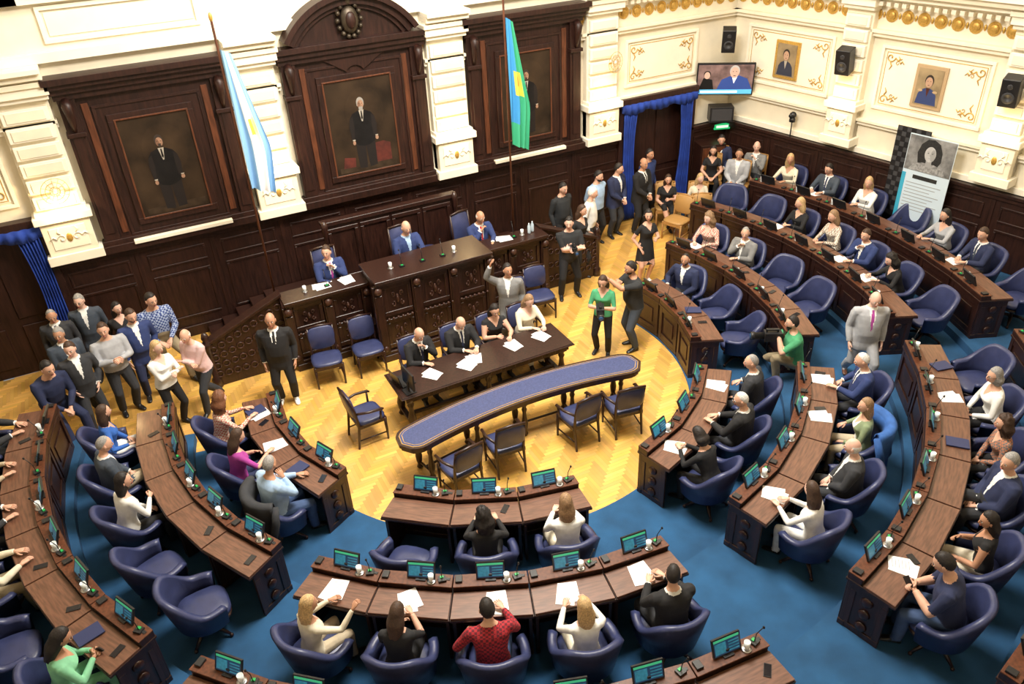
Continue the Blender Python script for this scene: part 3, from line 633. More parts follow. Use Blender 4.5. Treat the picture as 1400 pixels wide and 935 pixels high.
for i in range(5):
    a=(-1.75+3.5*i/4)/Rc
    for w in(-.17,.17): mb.lathe(LEG,0,T(4.5+(Rc+w)*math.sin(a),cyc+(Rc+w)*math.cos(a),0)@Matrix.Scale(1,4))
    mb.tube([(4.5+(Rc-.17)*math.sin(a),cyc+(Rc-.17)*math.cos(a),.12),(4.5+(Rc+.17)*math.sin(a),cyc+(Rc+.17)*math.cos(a),.12)],[.02,.02],0)
mb.tube([(4.5+Rc*math.sin(a/Rc),cyc+Rc*math.cos(a/Rc),.12) for a in(-1.75,-.9,0,.9,1.75)],[.02]*5,0)
mb.obj('curved_stenographers_table',[WOOD,GOLD,INLAY])
mb=MB(); mb.box(2.82,5.95,9.88,10.68,.73,.78,0); mb.box(2.80,5.97,9.86,10.70,.745,.765,0); mb.box(2.9,5.87,9.96,10.60,.60,.73,0)
for x in(2.98,4.38,5.79):
    for y in(10.02,10.54): mb.lathe([(r*1.3,z) for r,z in LEG],0,T(x,y,0))
    mb.box(x-.04,x+.04,10.02,10.54,.12,.17,0)
mb.box(2.98,5.79,10.25,10.31,.12,.17,0)
for x in np.arange(3.1,5.8,.26): mb.box(x,x+.2,9.945,9.965,.63,.70,0)
mb.obj('secretaries_table',[WOOD],None,.006)
for x in(3.5,4.1,4.3,5.05,5.6): put('paper_stack',PAP,T(x,10.28+rd.uniform(-.12,.12),.781)@RZ(rd.uniform(-30,30)))
mb=MB(); mb.box(-.17,.17,-.12,.12,0,.02,0); M=T(0,.12,.02)@RX(-15); mb.box(-.17,.17,0,.012,0,.24,0,M); mb.box(-.155,.155,-.002,0,.015,.225,1,M)
lp=mb.mesh('laptop',[BLACK,SCR_D],.003); put('laptop',lp,T(3.02,10.32,.782)@RZ(100)); 
mb=MB(); mb.box(-.2,.2,-.015,.015,.10,.40,0); mb.box(-.185,.185,.015,.017,.12,.385,1); mb.box(-.03,.03,-.03,-.01,.0,.2,0); mb.box(-.1,.1,-.1,.08,0,.015,0); mb.obj('computer_monitor',[BLACK,SCR_D],T(3.0,10.02,.782)@RZ(-85),.003)
# ================================================================ ROSTRUM
mb=MB()
mb.box(1.75,7.05,12.95,15.08,0,PZ-.12,0); mb.box(3.2,5.6,12.4,15.08,0,PZ,0)
def panel(x0,x1,y,z0,z1,orn=True):
    mb.box(x0,x1,y-.03,y,z0,z0+.09,0); mb.box(x0,x1,y-.03,y,z1-.08,z1,0)
    mb.box(x0,x0+.07,y-.03,y,z0+.09,z1-.08,0); mb.box(x1-.07,x1,y-.03,y,z0+.09,z1-.08,0)
    cx,cz=(x0+x1)/2,(z0+z1)/2; w=(x1-x0)/2-.12;h=(z1-z0)/2-.13
    if orn:
        for sx in(-1,1):
            for sz in(-1,1):
                pts=[]
                for t in range(15):
                    a=t*.55; r=.5*(1-t/17); pts.append((cx+sx*(w*.5+w*.45*r*math.cos(a)),y-.012,cz+sz*(h*.45+h*.75*r*math.sin(a))))
                mb.tube(pts,[.018*(1-t/20) for t in range(15)],1,None,5)
        mb.ell((cx,y-.01,cz),(w*.22,.03,h*.5),1); mb.ell((cx,y-.02,cz),(w*.12,.035,h*.3),1)
def counter(x0,x1,yf,yb,zt,n):
    mb.box(x0,x1,yf,yb,0,zt-.06,0); mb.box(x0-.03,x1+.03,yf-.09,yf+.0,0,.14,0); mb.box(x0-.02,x1+.02,yf-.06,yf,.14,.2,0)
    mb.box(x0-.05,x1+.05,yf-.14,yb+.03,zt-.06,zt,0); mb.box(x0-.03,x1+.03,yf-.10,yb,zt-.12,zt-.06,0)
    for i in range(n):
        a=x0+(x1-x0)*i/n;b=x0+(x1-x0)*(i+1)/n
        panel(a+.10,b-.10,yf,.24,zt*.50); panel(a+.10,b-.10,yf,zt*.54,zt-.15)
    for i in range(n+1):
        a=x0+(x1-x0)*i/n; mb.box(a-.09,a+.09,yf-.07,yf,.14,zt-.12,0); mb.box(a-.065,a+.065,yf-.095,yf-.07,.25,zt-.3,0); mb.ell((a,yf-.10,zt-.20),(.07,.05,.07),1); mb.ell((a,yf-.10,.30),(.05,.04,.06),1)
    for i in range(int((x1-x0)/.09)): mb.ell((x0+.05+i*.09,yf-.07,zt*.52),(.03,.03,.025),1,None,6,4)
counter(1.8,3.25,12.78,13.10,1.46,2); counter(5.55,7.0,12.78,13.10,1.46,2); counter(3.3,5.5,12.22,12.95,1.70,3)
# writing tops behind the parapets
mb.box(1.85,3.2,13.05,13.25,1.30,1.34,2); mb.box(5.6,6.95,13.05,13.25,1.30,1.34,2)
mb.box(3.36,5.44,12.7,13.05,1.46,1.50,2)
# back screen behind the dais
mb.box(3.0,5.7,14.15,14.25,PZ,2.05,0); mb.box(2.95,5.75,14.10,14.28,2.05,2.13,0)
for i in range(4): panel(3.05+i*.65,3.65+i*.65,14.14,PZ+.15,1.98,False)
for x in(3.0,5.7): mb.lathe([(.06,0),(.06,.1),(.035,.15),(.05,.6),(.035,1.1),(.06,1.2),(.06,1.3),(.07,1.35),(.03,1.45)],0,T(x,14.1,PZ))
mb.box(3.36,5.44,13.6,13.7,PZ,PZ+.02,0)
# stairs + balustrade at both ends
for side in(-1,1):
    xe=1.75 if side<0 else 7.05
    for i in range(4): 
        x1=xe+side*(.30*(i+1)); mb.box(min(xe,x1),max(xe,x1),13.15,15.08,0,(PZ-.12)*(4-i)/4.6,0)
    xa=xe+side*1.38
    P0=[(xe,13.0),(xa,13.0)]
    b=[(min(xe,xa),13.0,0),(max(xe,xa),13.0,0),(max(xe,xa),13.12,0),(min(xe,xa),13.12,0)]
    zl,zr=(.86,1.46) if side<0 else (1.46,.86)
    t=[(b[0][0],b[0][1],zl),(b[1][0],b[1][1],zr),(b[2][0],b[2][1],zr),(b[3][0],b[3][1],zl)]
    mb.hexa([(p[0],p[1],zz*.0) for p,zz in zip(b,(0,0,0,0))],t,0)
    mb.hexa([(p[0]-.03 if i in(0,3) else p[0]+.03,p[1]+(-.05 if i<2 else .05),p[2]) for i,p in enumerate(t)],[(p[0]-.03 if i in(0,3) else p[0]+.03,p[1]+(-.05 if i<2 else .05),p[2]+.06) for i,p in enumerate(t)],0)
    for i in range(9):
        u=(i+.5)/9; x=xe+(xa-xe)*u; zt=1.46+(.86-1.46)*u
        for zz in range(4):
            z=.2+(zt-.35)*zz/3.2+.05; 
            pts=[(x+.06*math.cos(q*pi/4),12.985,z+.06*math.sin(q*pi/4)) for q in range(9)]
            mb.tube(pts,[.012]*9,1,None,5)
    mb.lathe([(.09,0),(.09,.16),(.06,.2),(.06,.8),(.09,.84),(.09,.92),(.05,.96),(.07,1.02),(.05,1.1),(.01,1.13)],0,T(xa,13.02,0),12)
mb.obj('rostrum',[WOOD,mat('carved_mahogany',(.050,.019,.012),.42,var=.4,scale=20),TOP],None,.006)
put('high_back_chair',HIGH,T(4.3,13.28,PZ)@RZ(180)); put('high_back_chair',HIGH,T(2.8,13.40,PZ-.12)@RZ(180)); put('high_back_chair',HIGH,T(5.72,13.50,PZ-.12)@RZ(195))
mb=MB(); mb.lathe([(.2,.42),(.2,.46),(.17,.50),(.05,.52)],0); mb.lathe([(.18,.38),(.18,.42)],1)
for a in range(4): mb.tube([(.12*math.cos(a*pi/2),.12*math.sin(a*pi/2),.4),(.17*math.cos(a*pi/2),.17*math.sin(a*pi/2),0)],[.018,.014],1)
mb.obj('blue_stool',[LEATH,WOOD],T(4.95,13.85,PZ))
put('paper_stack',PAP,T(4.35,12.86,1.501)@RZ(5)); put('paper_stack',PAP,T(3.0,12.95,1.461)); put('paper_stack',PAP,T(2.5,12.97,1.461)@RZ(80)); put('paper_stack',PAP,T(6.2,12.97,1.461)@RZ(70))
for x,z in((3.9,1.70),(4.7,1.70),(4.3,1.70),(2.6,1.46),(6.4,1.46)): put('desk_microphone',MIC,T(x,12.45 if z>1.5 else 12.90,z))
for x,z in((3.7,1.70),(4.95,1.70),(2.2,1.46),(6.6,1.46)): put('water_glass',GLS,T(x,12.5 if z>1.5 else 12.92,z))
mb=MB(); mb.lathe([(.03,0),(.033,.02),(.033,.15),(.012,.2),(.012,.22)],0); bt=mb.mesh('water_bottle',[mat('bottle_clear',(.5,.6,.68),.1)],0)
put('water_bottle',bt,T(6.75,12.9,1.46)); put('water_bottle',bt,T(6.85,12.95,1.46))
# flags
def flag(x,y,z0,z1,cols,name):
    mb=MB(); mb.lathe([(.02,0),(.02,6.0),(.012,6.02)],0,T(x,y,0.0),8); mb.lathe([(.16,0),(.16,.05),(.05,.12),(.03,.3)],1,T(x,y,0)); mb.ell((x,y,6.06),(.03,.03,.07),1)
    N,K=26,24
    V=[];F=[];MI=[]
    for i in range(N+1):
        u=i/N; z=z1+(z0-z1)*u
        for j in range(K+1):
            v=j/K; wd=.16+.30*min(1,u*1.6)*(1-.25*max(0,u-.7)/.3)
            px=x+.02+v*wd; py=y-.02-.07*math.sin(v*17+u*2.0)*(0.3+u*.7)*1.0-.05*math.sin(v*6)
            V.append((px,py,z+.55*(v)*(-.6)*(1-u*.4)*(.3+.7*u) ))
    for i in range(N):
        for j in range(K):
            a=i*(K+1)+j; F.append((a,a+1,a+K+2,a+K+1)); MI.append(cols(i/N,j/K))
    mb.add(V,F,MI,None,True); 
    return mb
sky=mat('flag_sky_blue',(.28,.52,.80),.8); wht=mat('flag_white',(.85,.85,.85),.8); fgr=mat('flag_green',(.05,.42,.22),.8); fbl=mat('flag_blue',(.05,.30,.62),.8); fye=mat('flag_yellow',(.75,.6,.08),.8); frd=mat('flag_red',(.6,.05,.04),.8)
m=flag(1.75,13.45,3.35,5.6,lambda u,v:2 if v<.33 or v>.72 else (4 if abs(u-.5)<.05 and abs(v-.52)<.08 else 3),'f'); m.obj('argentine_flag',[WOODR,GOLD,sky,wht,fye])
def c2(u,v):
    if abs(u-.45)<.09 and abs(v-.5)<.22: return 4 if abs(u-.45)>.045 or abs(v-.5)>.12 else 5
    return 2 if (v<.5 and u<.8) else 3
m=flag(6.68,13.45,3.15,5.45,c2,'f'); m.obj('provincial_flag',[WOODR,GOLD,fbl,fgr,fye,frd])
# ================================================================ ROOM SHELL
# herringbone parquet
L_,Wd=.36,.06
V=[];F=[];C=[]
for i in range(-250,250):
    for j in range(-42,42):
        ox=i*Wd+j*L_; oy=i*Wd-j*L_
        for (x0,x1,y0,y1) in((0,L_,0,Wd),(L_,L_+Wd,Wd-L_,Wd)):
            cx_,cy_=ox+(x0+x1)/2,oy+(y0+y1)/2
            X=cx_+5;Y=cy_+11
            if not(-6.2<X<15 and 6.3<Y<15.3): continue
            r=math.hypot(X-CX,Y-CY); th=abs(math.degrees(math.atan2(X-CX,-(Y-CY))))
            if r>4.0 and th<94: continue
            g=.001; n=len(V)
            V+= [(ox+x0+g+5,oy+y0+g+11,.002),(ox+x1-g+5,oy+y0+g+11,.002),(ox+x1-g+5,oy+y1-g+11,.002),(ox+x0+g+5,oy+y1-g+11,.002)]
            F.append((n,n+1,n+2,n+3)); b=rd.uniform(.84,1.12)*(1.0 if x1==L_ else .76); C+=[(b,b*rd.uniform(.95,1.03),b*rd.uniform(.8,1.1),1)]*4
# base floor slab + planks in one object
n=len(V); V+=[(-9,-4,0),(18.5,-4,0),(18.5,15.3,0),(-9,15.3,0)]; F.append((n,n+1,n+2,n+3)); C+=[(.5,.5,.5,1)]*4
me=bpy.data.meshes.new('floor'); me.from_pydata(V,[],F); at=me.color_attributes.new('Col','FLOAT_COLOR','CORNER'); at.data.foreach_set('color',np.array(C,dtype=np.float32).ravel())
pm=mat('parquet',(.66,.33,.06),.33,coat=.25); nt=pm.node_tree; b=nt.nodes['Principled BSDF']; an=nt.nodes.new('ShaderNodeAttribute'); an.attribute_name='Col'
tc=nt.nodes.new('ShaderNodeTexCoord'); nz=nt.nodes.new('ShaderNodeTexNoise'); nz.inputs['Scale'].default_value=3; nt.links.new(tc.outputs['Object'],nz.inputs['Vector'])
mr=nt.nodes.new('ShaderNodeMapRange'); mr.inputs[3].default_value=.85; mr.inputs[4].default_value=1.15; nt.links.new(nz.outputs['Fac'],mr.inputs[0])
m1=nt.nodes.new('ShaderNodeMix'); m1.data_type='RGBA'; m1.blend_type='MULTIPLY'; m1.inputs['Factor'].default_value=1; m1.inputs['A'].default_value=(.78,.45,.115,1); nt.links.new(an.outputs['Color'],m1.inputs['B'])
m2=nt.nodes.new('ShaderNodeVectorMath'); m2.operation='SCALE'; nt.links.new(m1.outputs['Result'],m2.inputs[0]); nt.links.new(mr.outputs[0],m2.inputs['Scale']); nt.links.new(m2.outputs[0],b.inputs['Base Color'])
me.materials.append(pm); put('floor',me)
# carpet tiers
def rlim(a):
    dx,dy=math.sin(rad(a)),-math.cos(rad(a)); r=10.58
    if dy>0: r=min(r,(15.08-CY)/dy)
    if dx>0: r=min(r,(13.5+.186*(15.2-CY)-CX)/(dx+.186*dy))if dx+.186*dy>0 else r
    else: r=min(r,(-4.7-.186*(15.2-CY)-CX)/(dx-.186*dy)) if dx-.186*dy<0 else r
    return r
bounds=[(3.45,4.95,100,100),(4.93,6.62,104,107),(6.60,8.27,106,112),(8.25,99,107,119)]
for (r0,r1,al,am),z in zip(bounds,ZZ):
    mb=MB(); rg=[]; N=96
    for i in range(N+1):
        a=-al+(am+al)*i/N; q=min(r1,rlim(a)-.0)
        rg.append([polar(r0,a,0),polar(q,a,0),polar(q,a,z),polar(r0-.0,a,z)])
    mb.loft(rg,0,None,False); mb.obj('carpet_tier',[CARPET])
# wall bay helpers (local frame: x along wall, -y into room)
WM=[CREAM,CREAM2,GOLD,WALLW,WOODR]
def spiral(mb,cx,cz,s,sx,sz,M,y=-.03,mi=2):
    pts=[(cx+sx*s*(.6-.5*(t/14))*math.cos(t*.5),y,cz+sz*s*(.6-.5*(t/14))*math.sin(t*.5)) for t in range(15)]
    mb.tube(pts,[.014*s/.2]*15,mi,M,5)
    mb.tube([(cx+sx*s*.6,y,cz),(cx+sx*s*1.0,y,cz+sz*.05),(cx+sx*s*1.5,y,cz)],[.012,.014,.006],mi,M,5)
    mb.tube([(cx,y,cz+sz*s*.6),(cx+sx*.04,y,cz+sz*s),(cx,y,cz+sz*s*1.5)],[.012,.014,.006],mi,M,5)
def pilaster(M,xc,w=.82,top=5.2):
    mb=MB(); h=w/2
    mb.box(xc-h,xc+h,-.16,0,2.15,top,0,M)
    mb.box(xc-h-.06,xc+h+.06,-.34,0,2.15,2.32,1,M); mb.box(xc-h,xc+h,-.30,0,2.32,2.92,0,M); mb.box(xc-h+.1,xc+h-.1,-.315,-.3,2.42,2.82,1,M)
    mb.box(xc-h-.07,xc+h+.07,-.36,0,2.92,3.05,1,M); mb.box(xc-h-.02,xc+h+.02,-.30,0,3.05,3.12,1,M)
    z=3.12
    while z<top-.35:
        mb.box(xc-h+.04,xc+h-.04,-.24,-.1,z+.02,z+.25,1,M); mb.box(xc-h+.10,xc+h-.10,-.255,-.24,z+.05,z+.22,0,M); z+=.29
    mb.box(xc-h-.03,xc+h+.03,-.28,0,top-.28,top-.20,1,M); mb.box(xc-h-.06,xc+h+.06,-.34,0,top-.20,top-.06,1,M); mb.box(xc-h-.09,xc+h+.09,-.38,0,top-.06,top+.02,0,M)
    spiral(mb,xc-.12,2.62,.13,-1,1,M,-.325,1); spiral(mb,xc+.12,2.62,.13,1,1,M,-.325,1); mb.ell((xc,-.32,2.62),(.05,.02,.08),2,M)
    mb.obj('wall_pilaster',WM,None,.012)
def upper(mb,M,x0,x1):
    mb.box(x0,x1,-.10,0,4.42,4.50,1,M); mb.box(x0,x1,-.16,0,4.50,4.56,0,M)
    mb.box(x0,x1,-.14,0,5.08,5.16,1,M); mb.box(x0,x1,-.30,0,5.16,5.26,1,M); mb.box(x0,x1,-.42,0,5.26,5.36,0,M); mb.box(x0,x1,-.5,0,5.36,5.44,1,M)
    mb.box(x0,x1,-.12,0,6.3,6.42,1,M)
    x=x0+.15
    while x<x1-.1:
        mb.disc(x,4.83,.13,.13,-.012,2,M,14); mb.ell((x,-.02,4.83),(.085,.03,.085),2,M,10,6); mb.ell((x+.165,-.012,4.83),(.03,.02,.06),2,M,6,4); x+=.33
    x=x0+.05
    while x<x1: mb.box(x,x+.09,-.22,-.1,5.02,5.10,1,M); x+=.16
def rpanel(mb,M,x0,x1,z0,z1,gold=True):
    mb.frame(x0,x1,z0,z1,.06,-.05,0,1,M)
    mb.box(x0+.1,x1-.1,-.02,0,z0+.1,z1-.1,1,M)
    if gold:
        for sx,cx in((1,x0+.22),(-1,x1-.22)):
            for sz,cz in((1,z0+.22),(-1,z1-.22)): spiral(mb,cx,cz,.16,sx,sz,M,-.03); spiral(mb,cx+sx*.16,cz+sz*.10,.09,sx,-sz,M,-.03)
        e=.12; mb.frame(x0+e,x1-e,z0+e,z1-e,.015,-.028,-.019,2,M)
def wainscot(mb,M,x0,x1,zt,dep=.08):
    mb.box(x0,x1,-dep,0,0,zt,3,M); mb.box(x0,x1,-dep-.04,0,0,.22,3,M); mb.box(x0,x1,-dep-.08,0,zt-.07,zt,3,M); mb.box(x0,x1,-dep-.04,0,zt-.16,zt-.07,3,M)
    n=max(1,round((x1-x0)/1.3)); w=(x1-x0)/n
    for i in range(n):
        a=x0+i*w
        mb.box(a,a+.09,-dep-.015,-dep,.22,zt-.16,3,M); mb.frame(a+.2,a+w-.11,.4,zt-.75,.05,-dep-.02,-dep+.005,3,M); mb.frame(a+.2,a+w-.11,zt-.60,zt-.28,.04,-dep-.02,-dep+.005,3,M)
B=T(0,15.2,0)
mb=MB(); D0,D1=10.42,12.36; E0,E1=-3.62,-1.68
mb.box(-9,18.5,0,.3,2.82,10.5,0,B); mb.box(-9,E0,0,.3,0,2.82,0,B); mb.box(E1,D0,0,.3,0,2.82,0,B); mb.box(D1,18.5,0,.3,0,2.82,0,B)
upper(mb,B,-4.8,2.0-2.8); upper(mb,B,2.0,2.9); upper(mb,B,5.72,6.6); upper(mb,B,9.3,13.7)
mb.box(-4.8,13.7,-.14,0,5.44,5.60,1,B) ; mb.box(-4.8,13.7,-.12,0,6.3,6.42,1,B)
for a,b_ in((-4.2,-1.9),(-.6,1.8),(6.8,9.1),(10.2,12.4)): rpanel(mb,B,a,b_,5.7,6.25,False)
rpanel(mb,B,10.5,12.5,3.22,4.25); rpanel(mb,B,-3.7,-1.8,3.22,4.25)
mb.box(10.3,13.7,-.1,0,2.95,3.05,1,B)
mb.obj('wall_back',WM,None,.01)
mb=MB(); wainscot(mb,B,E1,D0,2.15); wainscot(mb,B,D1,13.7,2.0); wainscot(mb,B,-4.8,E0,2.15)
for a,b_ in((D0,D1),(E0,E1)):
    mb.box(a-.12,a,-.16,.2,0,2.82,3,B); mb.box(b_,b_+.12,-.16,.2,0,2.82,3,B); mb.box(a-.16,b_+.16,-.2,.2,2.82,3.0,3,B)
mb.obj('wainscot_back',WM,None,.006)
for a,b_,nm in((D0,D1,'door_1'),(E0,E1,'door_2')):
    mb=MB(); mb.box(a,b_,.12,.2,0,2.82,3,B)
    for i in range(2):
        x=a+(b_-a)/2*i
        for z0,z1 in((.2,1.0),(1.15,2.6)): mb.box(x+.14,x+(b_-a)/2-.14,.09,.12,z0,z1,3,B)
    mb.obj(nm,WM,None,.01)
    mb=MB()
    for sx,xa in((1,a),(-1,b_)):
        rg=[]
        for i in range(13):
            z=2.75-2.7*i/12; w=.36*(1-.22*math.sin(pi*min(1,i/9)))
            K=24
            pts=[(xa+sx*(w*j/K),-.19-.04*math.sin(j*1.7)) for j in range(K+1)]
            rg.append([(p[0],p[1],z) for p in pts]+[(p[0],p[1]+.03,z) for p in pts[::-1]])
        mb.loft(rg,0,B)
    # swagged pelmet
    K=60; rg=[]
    for i in range(K+1):
        x=a-.1+(b_-a+.2)*i/K; d=.16+.08*abs(math.sin(i/K*pi*3)); y=-.24-.02*math.sin(i*1.3)
        rg.append([(x,y,2.88),(x,y+.03,2.88),(x,y+.03,2.88-d),(x,y,2.88-d)])
    mb.loft(rg,0,B); mb.obj('velvet_curtain',[CURT])
for xc in(-1.22,2.44,6.16,9.80): pilaster(B,xc,.78)
# right and left side walls
MR=Matrix(((.1826,.983,0,13.6),(-.983,.1826,0,15.2),(0,0,1,0),(0,0,0,1)))
ML=Matrix(((.1826,-.983,0,-6.71),(.983,.1826,0,4.90),(0,0,1,0),(0,0,0,1)))
for M,nm,off in((MR,'right',0),(ML,'left',0)):
    mb=MB(); mb.box(0,10.5,0,.3,0,10.5,0,M); upper(mb,M,0,10.5)
    cs=[1.55,4.85,8.15] if nm=='right' else [2.35,5.65,8.95]
    for c in cs: rpanel(mb,M,c-1.12,c+1.12,3.0,4.28); rpanel(mb,M,c-1.1,c+1.1,5.75,6.2,False)
    mb.box(0,10.5,-.08,0,2.62,2.70,1,M); mb.box(0,10.5,-.14,0,2.70,2.76,0,M); mb.box(0,10.5,-.05,0,2.0,2.12,1,M)
    mb.obj('wall_'+nm,WM,None,.01)
    mb=MB(); wainscot(mb,M,.05,10.5,2.0,.1); mb.obj('wainscot_'+nm,WM,None,.006)
    for c in cs[:2] if nm=='right' else cs: pilaster(M,c+1.65,.62)
# rear curved wall under the gallery, gallery slab, outer walls, ceiling
mb=MB(); rg=[]
for i in range(61):
    a=-74+148*i/60; rg.append([polar(10.68,a,0),polar(10.9,a,0),polar(10.9,a,4.7),polar(10.68,a,4.7)])
mb.loft(rg,0,None,False)
rg=[]
for i in range(61):
    a=-74+148*i/60; rg.append([polar(10.6,a,0),polar(10.68,a,0),polar(10.68,a,2.0),polar(10.6,a,2.0)])
mb.loft(rg,3,None,False); mb.obj('wall_rear_curved',WM)
mb=MB(); mb.box(-9.3,-9,-4,15.5,0,10.5,0); mb.obj('wall_outer_left',WM)
mb=MB(); mb.box(18.5,18.8,-4,15.5,0,10.5,0); mb.obj('wall_outer_right',WM)
mb=MB(); mb.box(-9,18.5,-4.3,-4,0,10.5,0); mb.obj('wall_front',WM)
mb=MB(); mb.box(-9.3,18.8,-4.3,15.5,10.5,10.7,0)
for i in range(6): mb.box(-9+i*5.3,-8.7+i*5.3,-4,15.2,10.25,10.5,1)
for i in range(4): mb.box(-9,18.5,-2+i*5,-1.7+i*5,10.25,10.5,1)
mb.obj('ceiling',WM)
mb=MB(); rg=[]
for i in range(61):
    a=-74+148*i/60; x,y,_=polar(10.68,a); dx,dy=math.sin(rad(a)),-math.cos(rad(a))
    k=min((18.4-x)/dx if dx>1e-6 else 99,(-8.9-x)/dx if dx<-1e-6 else 99,(-3.9-y)/dy if dy<-1e-6 else 99)
    rg.append([(x,y,4.7),(x+dx*k,y+dy*k,4.7),(x+dx*k,y+dy*k,4.9),(x,y,4.9)])
mb.loft(rg,0,None,False); mb.obj('gallery_floor',WM)
# ---------------------------------------------------------------- big portraits in wooden aedicules
PBG=mat('painting_umber',(.032,.019,.010),.75,var=.6,scale=1.6,spec=.2); PBG2=mat('painting_ochre_glow',(.037,.022,.0115),.75,var=.6,scale=1.6,spec=.2); PCOAT=mat('painted_coat',(.009,.008,.008),.7,var=.3,scale=5,spec=.2); PCOAT2=mat('painted_coat_light',(.018,.014,.013),.7,spec=.2); PFACE=mat('painted_face',(.34,.19,.12),.6,var=.2,scale=30); PFACE2=mat('painted_face_dark',(.20,.10,.06),.6); PWH=mat('painted_white',(.42,.38,.32),.6); PRED=mat('painted_red',(.08,.014,.009),.6,var=.5,scale=8); PHAIR=mat('painted_hair',(.03,.02,.015),.6); PHAIRG=mat('painted_grey_hair',(.30,.28,.25),.6); PGR=mat('painted_dark_floor',(.038,.024,.014),.7,var=.5,scale=6,spec=.2)
PM=[PBG,PCOAT,PFACE,PWH,PRED,PBG2,PGR,PHAIR,PHAIRG,PFACE2,PCOAT2]
def portrait(mb,M,cx,z0,z1,w,st,y):
    h=z1-z0; mb.box(cx-w/2,cx+w/2,y,y+.03,z0,z1,0,M); k=h/1.8*.92; e=y-.003; b=z0+.03*k
    Q=lambda pts,d,mi:mb.poly([(cx+p[0]*k,b+p[1]*k) for p in pts],e-d,mi,M)
    E=lambda x,z,rx,rz,d,mi:mb.disc(cx+x*k,b+z*k,rx*k,rz*k,e-d,mi,M,24)
    E(.08,1.25,.42,.50,0,5)
    Q([(-.58*w/1.2,.0),(.60*w/1.2,.0),(.60*w/1.2,.16),(-.58*w/1.2,.12)],.0005,6)
    if st==1: Q([(.08,.12),(.55,.12),(.55,.50),(.40,.56),(.12,.54)],.001,4); Q([(-.55,.10),(-.28,.10),(-.26,.30),(-.5,.34)],.001,4)
    Q([(-.19,.06),(-.02,.04),(.005,.62),(.04,.05),(.21,.07),(.22,.80),(-.22,.80)],.002,10)
    Q([(-.24,.66),(-.16,.56),(-.02,.52),(.10,.54),(.22,.60),(.25,.80),(.29,.95),(.27,1.12),(.20,1.22),(.08,1.28),(-.08,1.28),(-.20,1.23),(-.27,1.12),(-.30,.95),(-.27,.78)],.003,1)
    Q([(-.30,.95),(-.27,1.12),(-.20,1.18),(-.19,.95),(-.22,.68),(-.27,.66)],.0035,10); Q([(.30,.95),(.27,1.12),(.20,1.18),(.19,.95),(.20,.70),(.27,.66)],.0035,10)
    Q([(-.055,1.29),(.055,1.29),(.012,1.05),(-.012,1.05)],.004,3); Q([(-.012,1.27),(.012,1.27),(.02,1.12),(0,1.08),(-.02,1.12)],.0045,1)
    hc=8 if st==1 else 7
    E(.0,1.45,.080,.105,.005,hc)
    E(0.004,1.405,.064,.092,.006,2); E(-.03,1.40,.030,.07,.0065,9)
    for sx in(-1,1): Q([(sx*.012,1.425),(sx*.045,1.43),(sx*.04,1.415)],.007,7); E(sx*.066,1.41,.012,.035,.0055,hc)
    Q([(0,1.42),(.012,1.385),(-.008,1.385)],.007,9)
    if st==1: E(0,1.325,.045,.045,.0072,8); E(0,1.362,.02,.005,.0075,9)
    else: Q([(-.035,1.372),(0,1.378),(.035,1.372),(.03,1.358),(-.03,1.358)],.0075,7); E(0,1.335,.03,.025,.0072,7)
    E(.27,.66,.035,.045,.006,2); E(-.24,.62,.032,.045,.006,2); Q([(-.27,.665),(-.21,.665),(-.21,.69),(-.27,.69)],.0062,3); Q([(.24,.70),(.30,.70),(.30,.72),(.24,.72)],.0062,3)
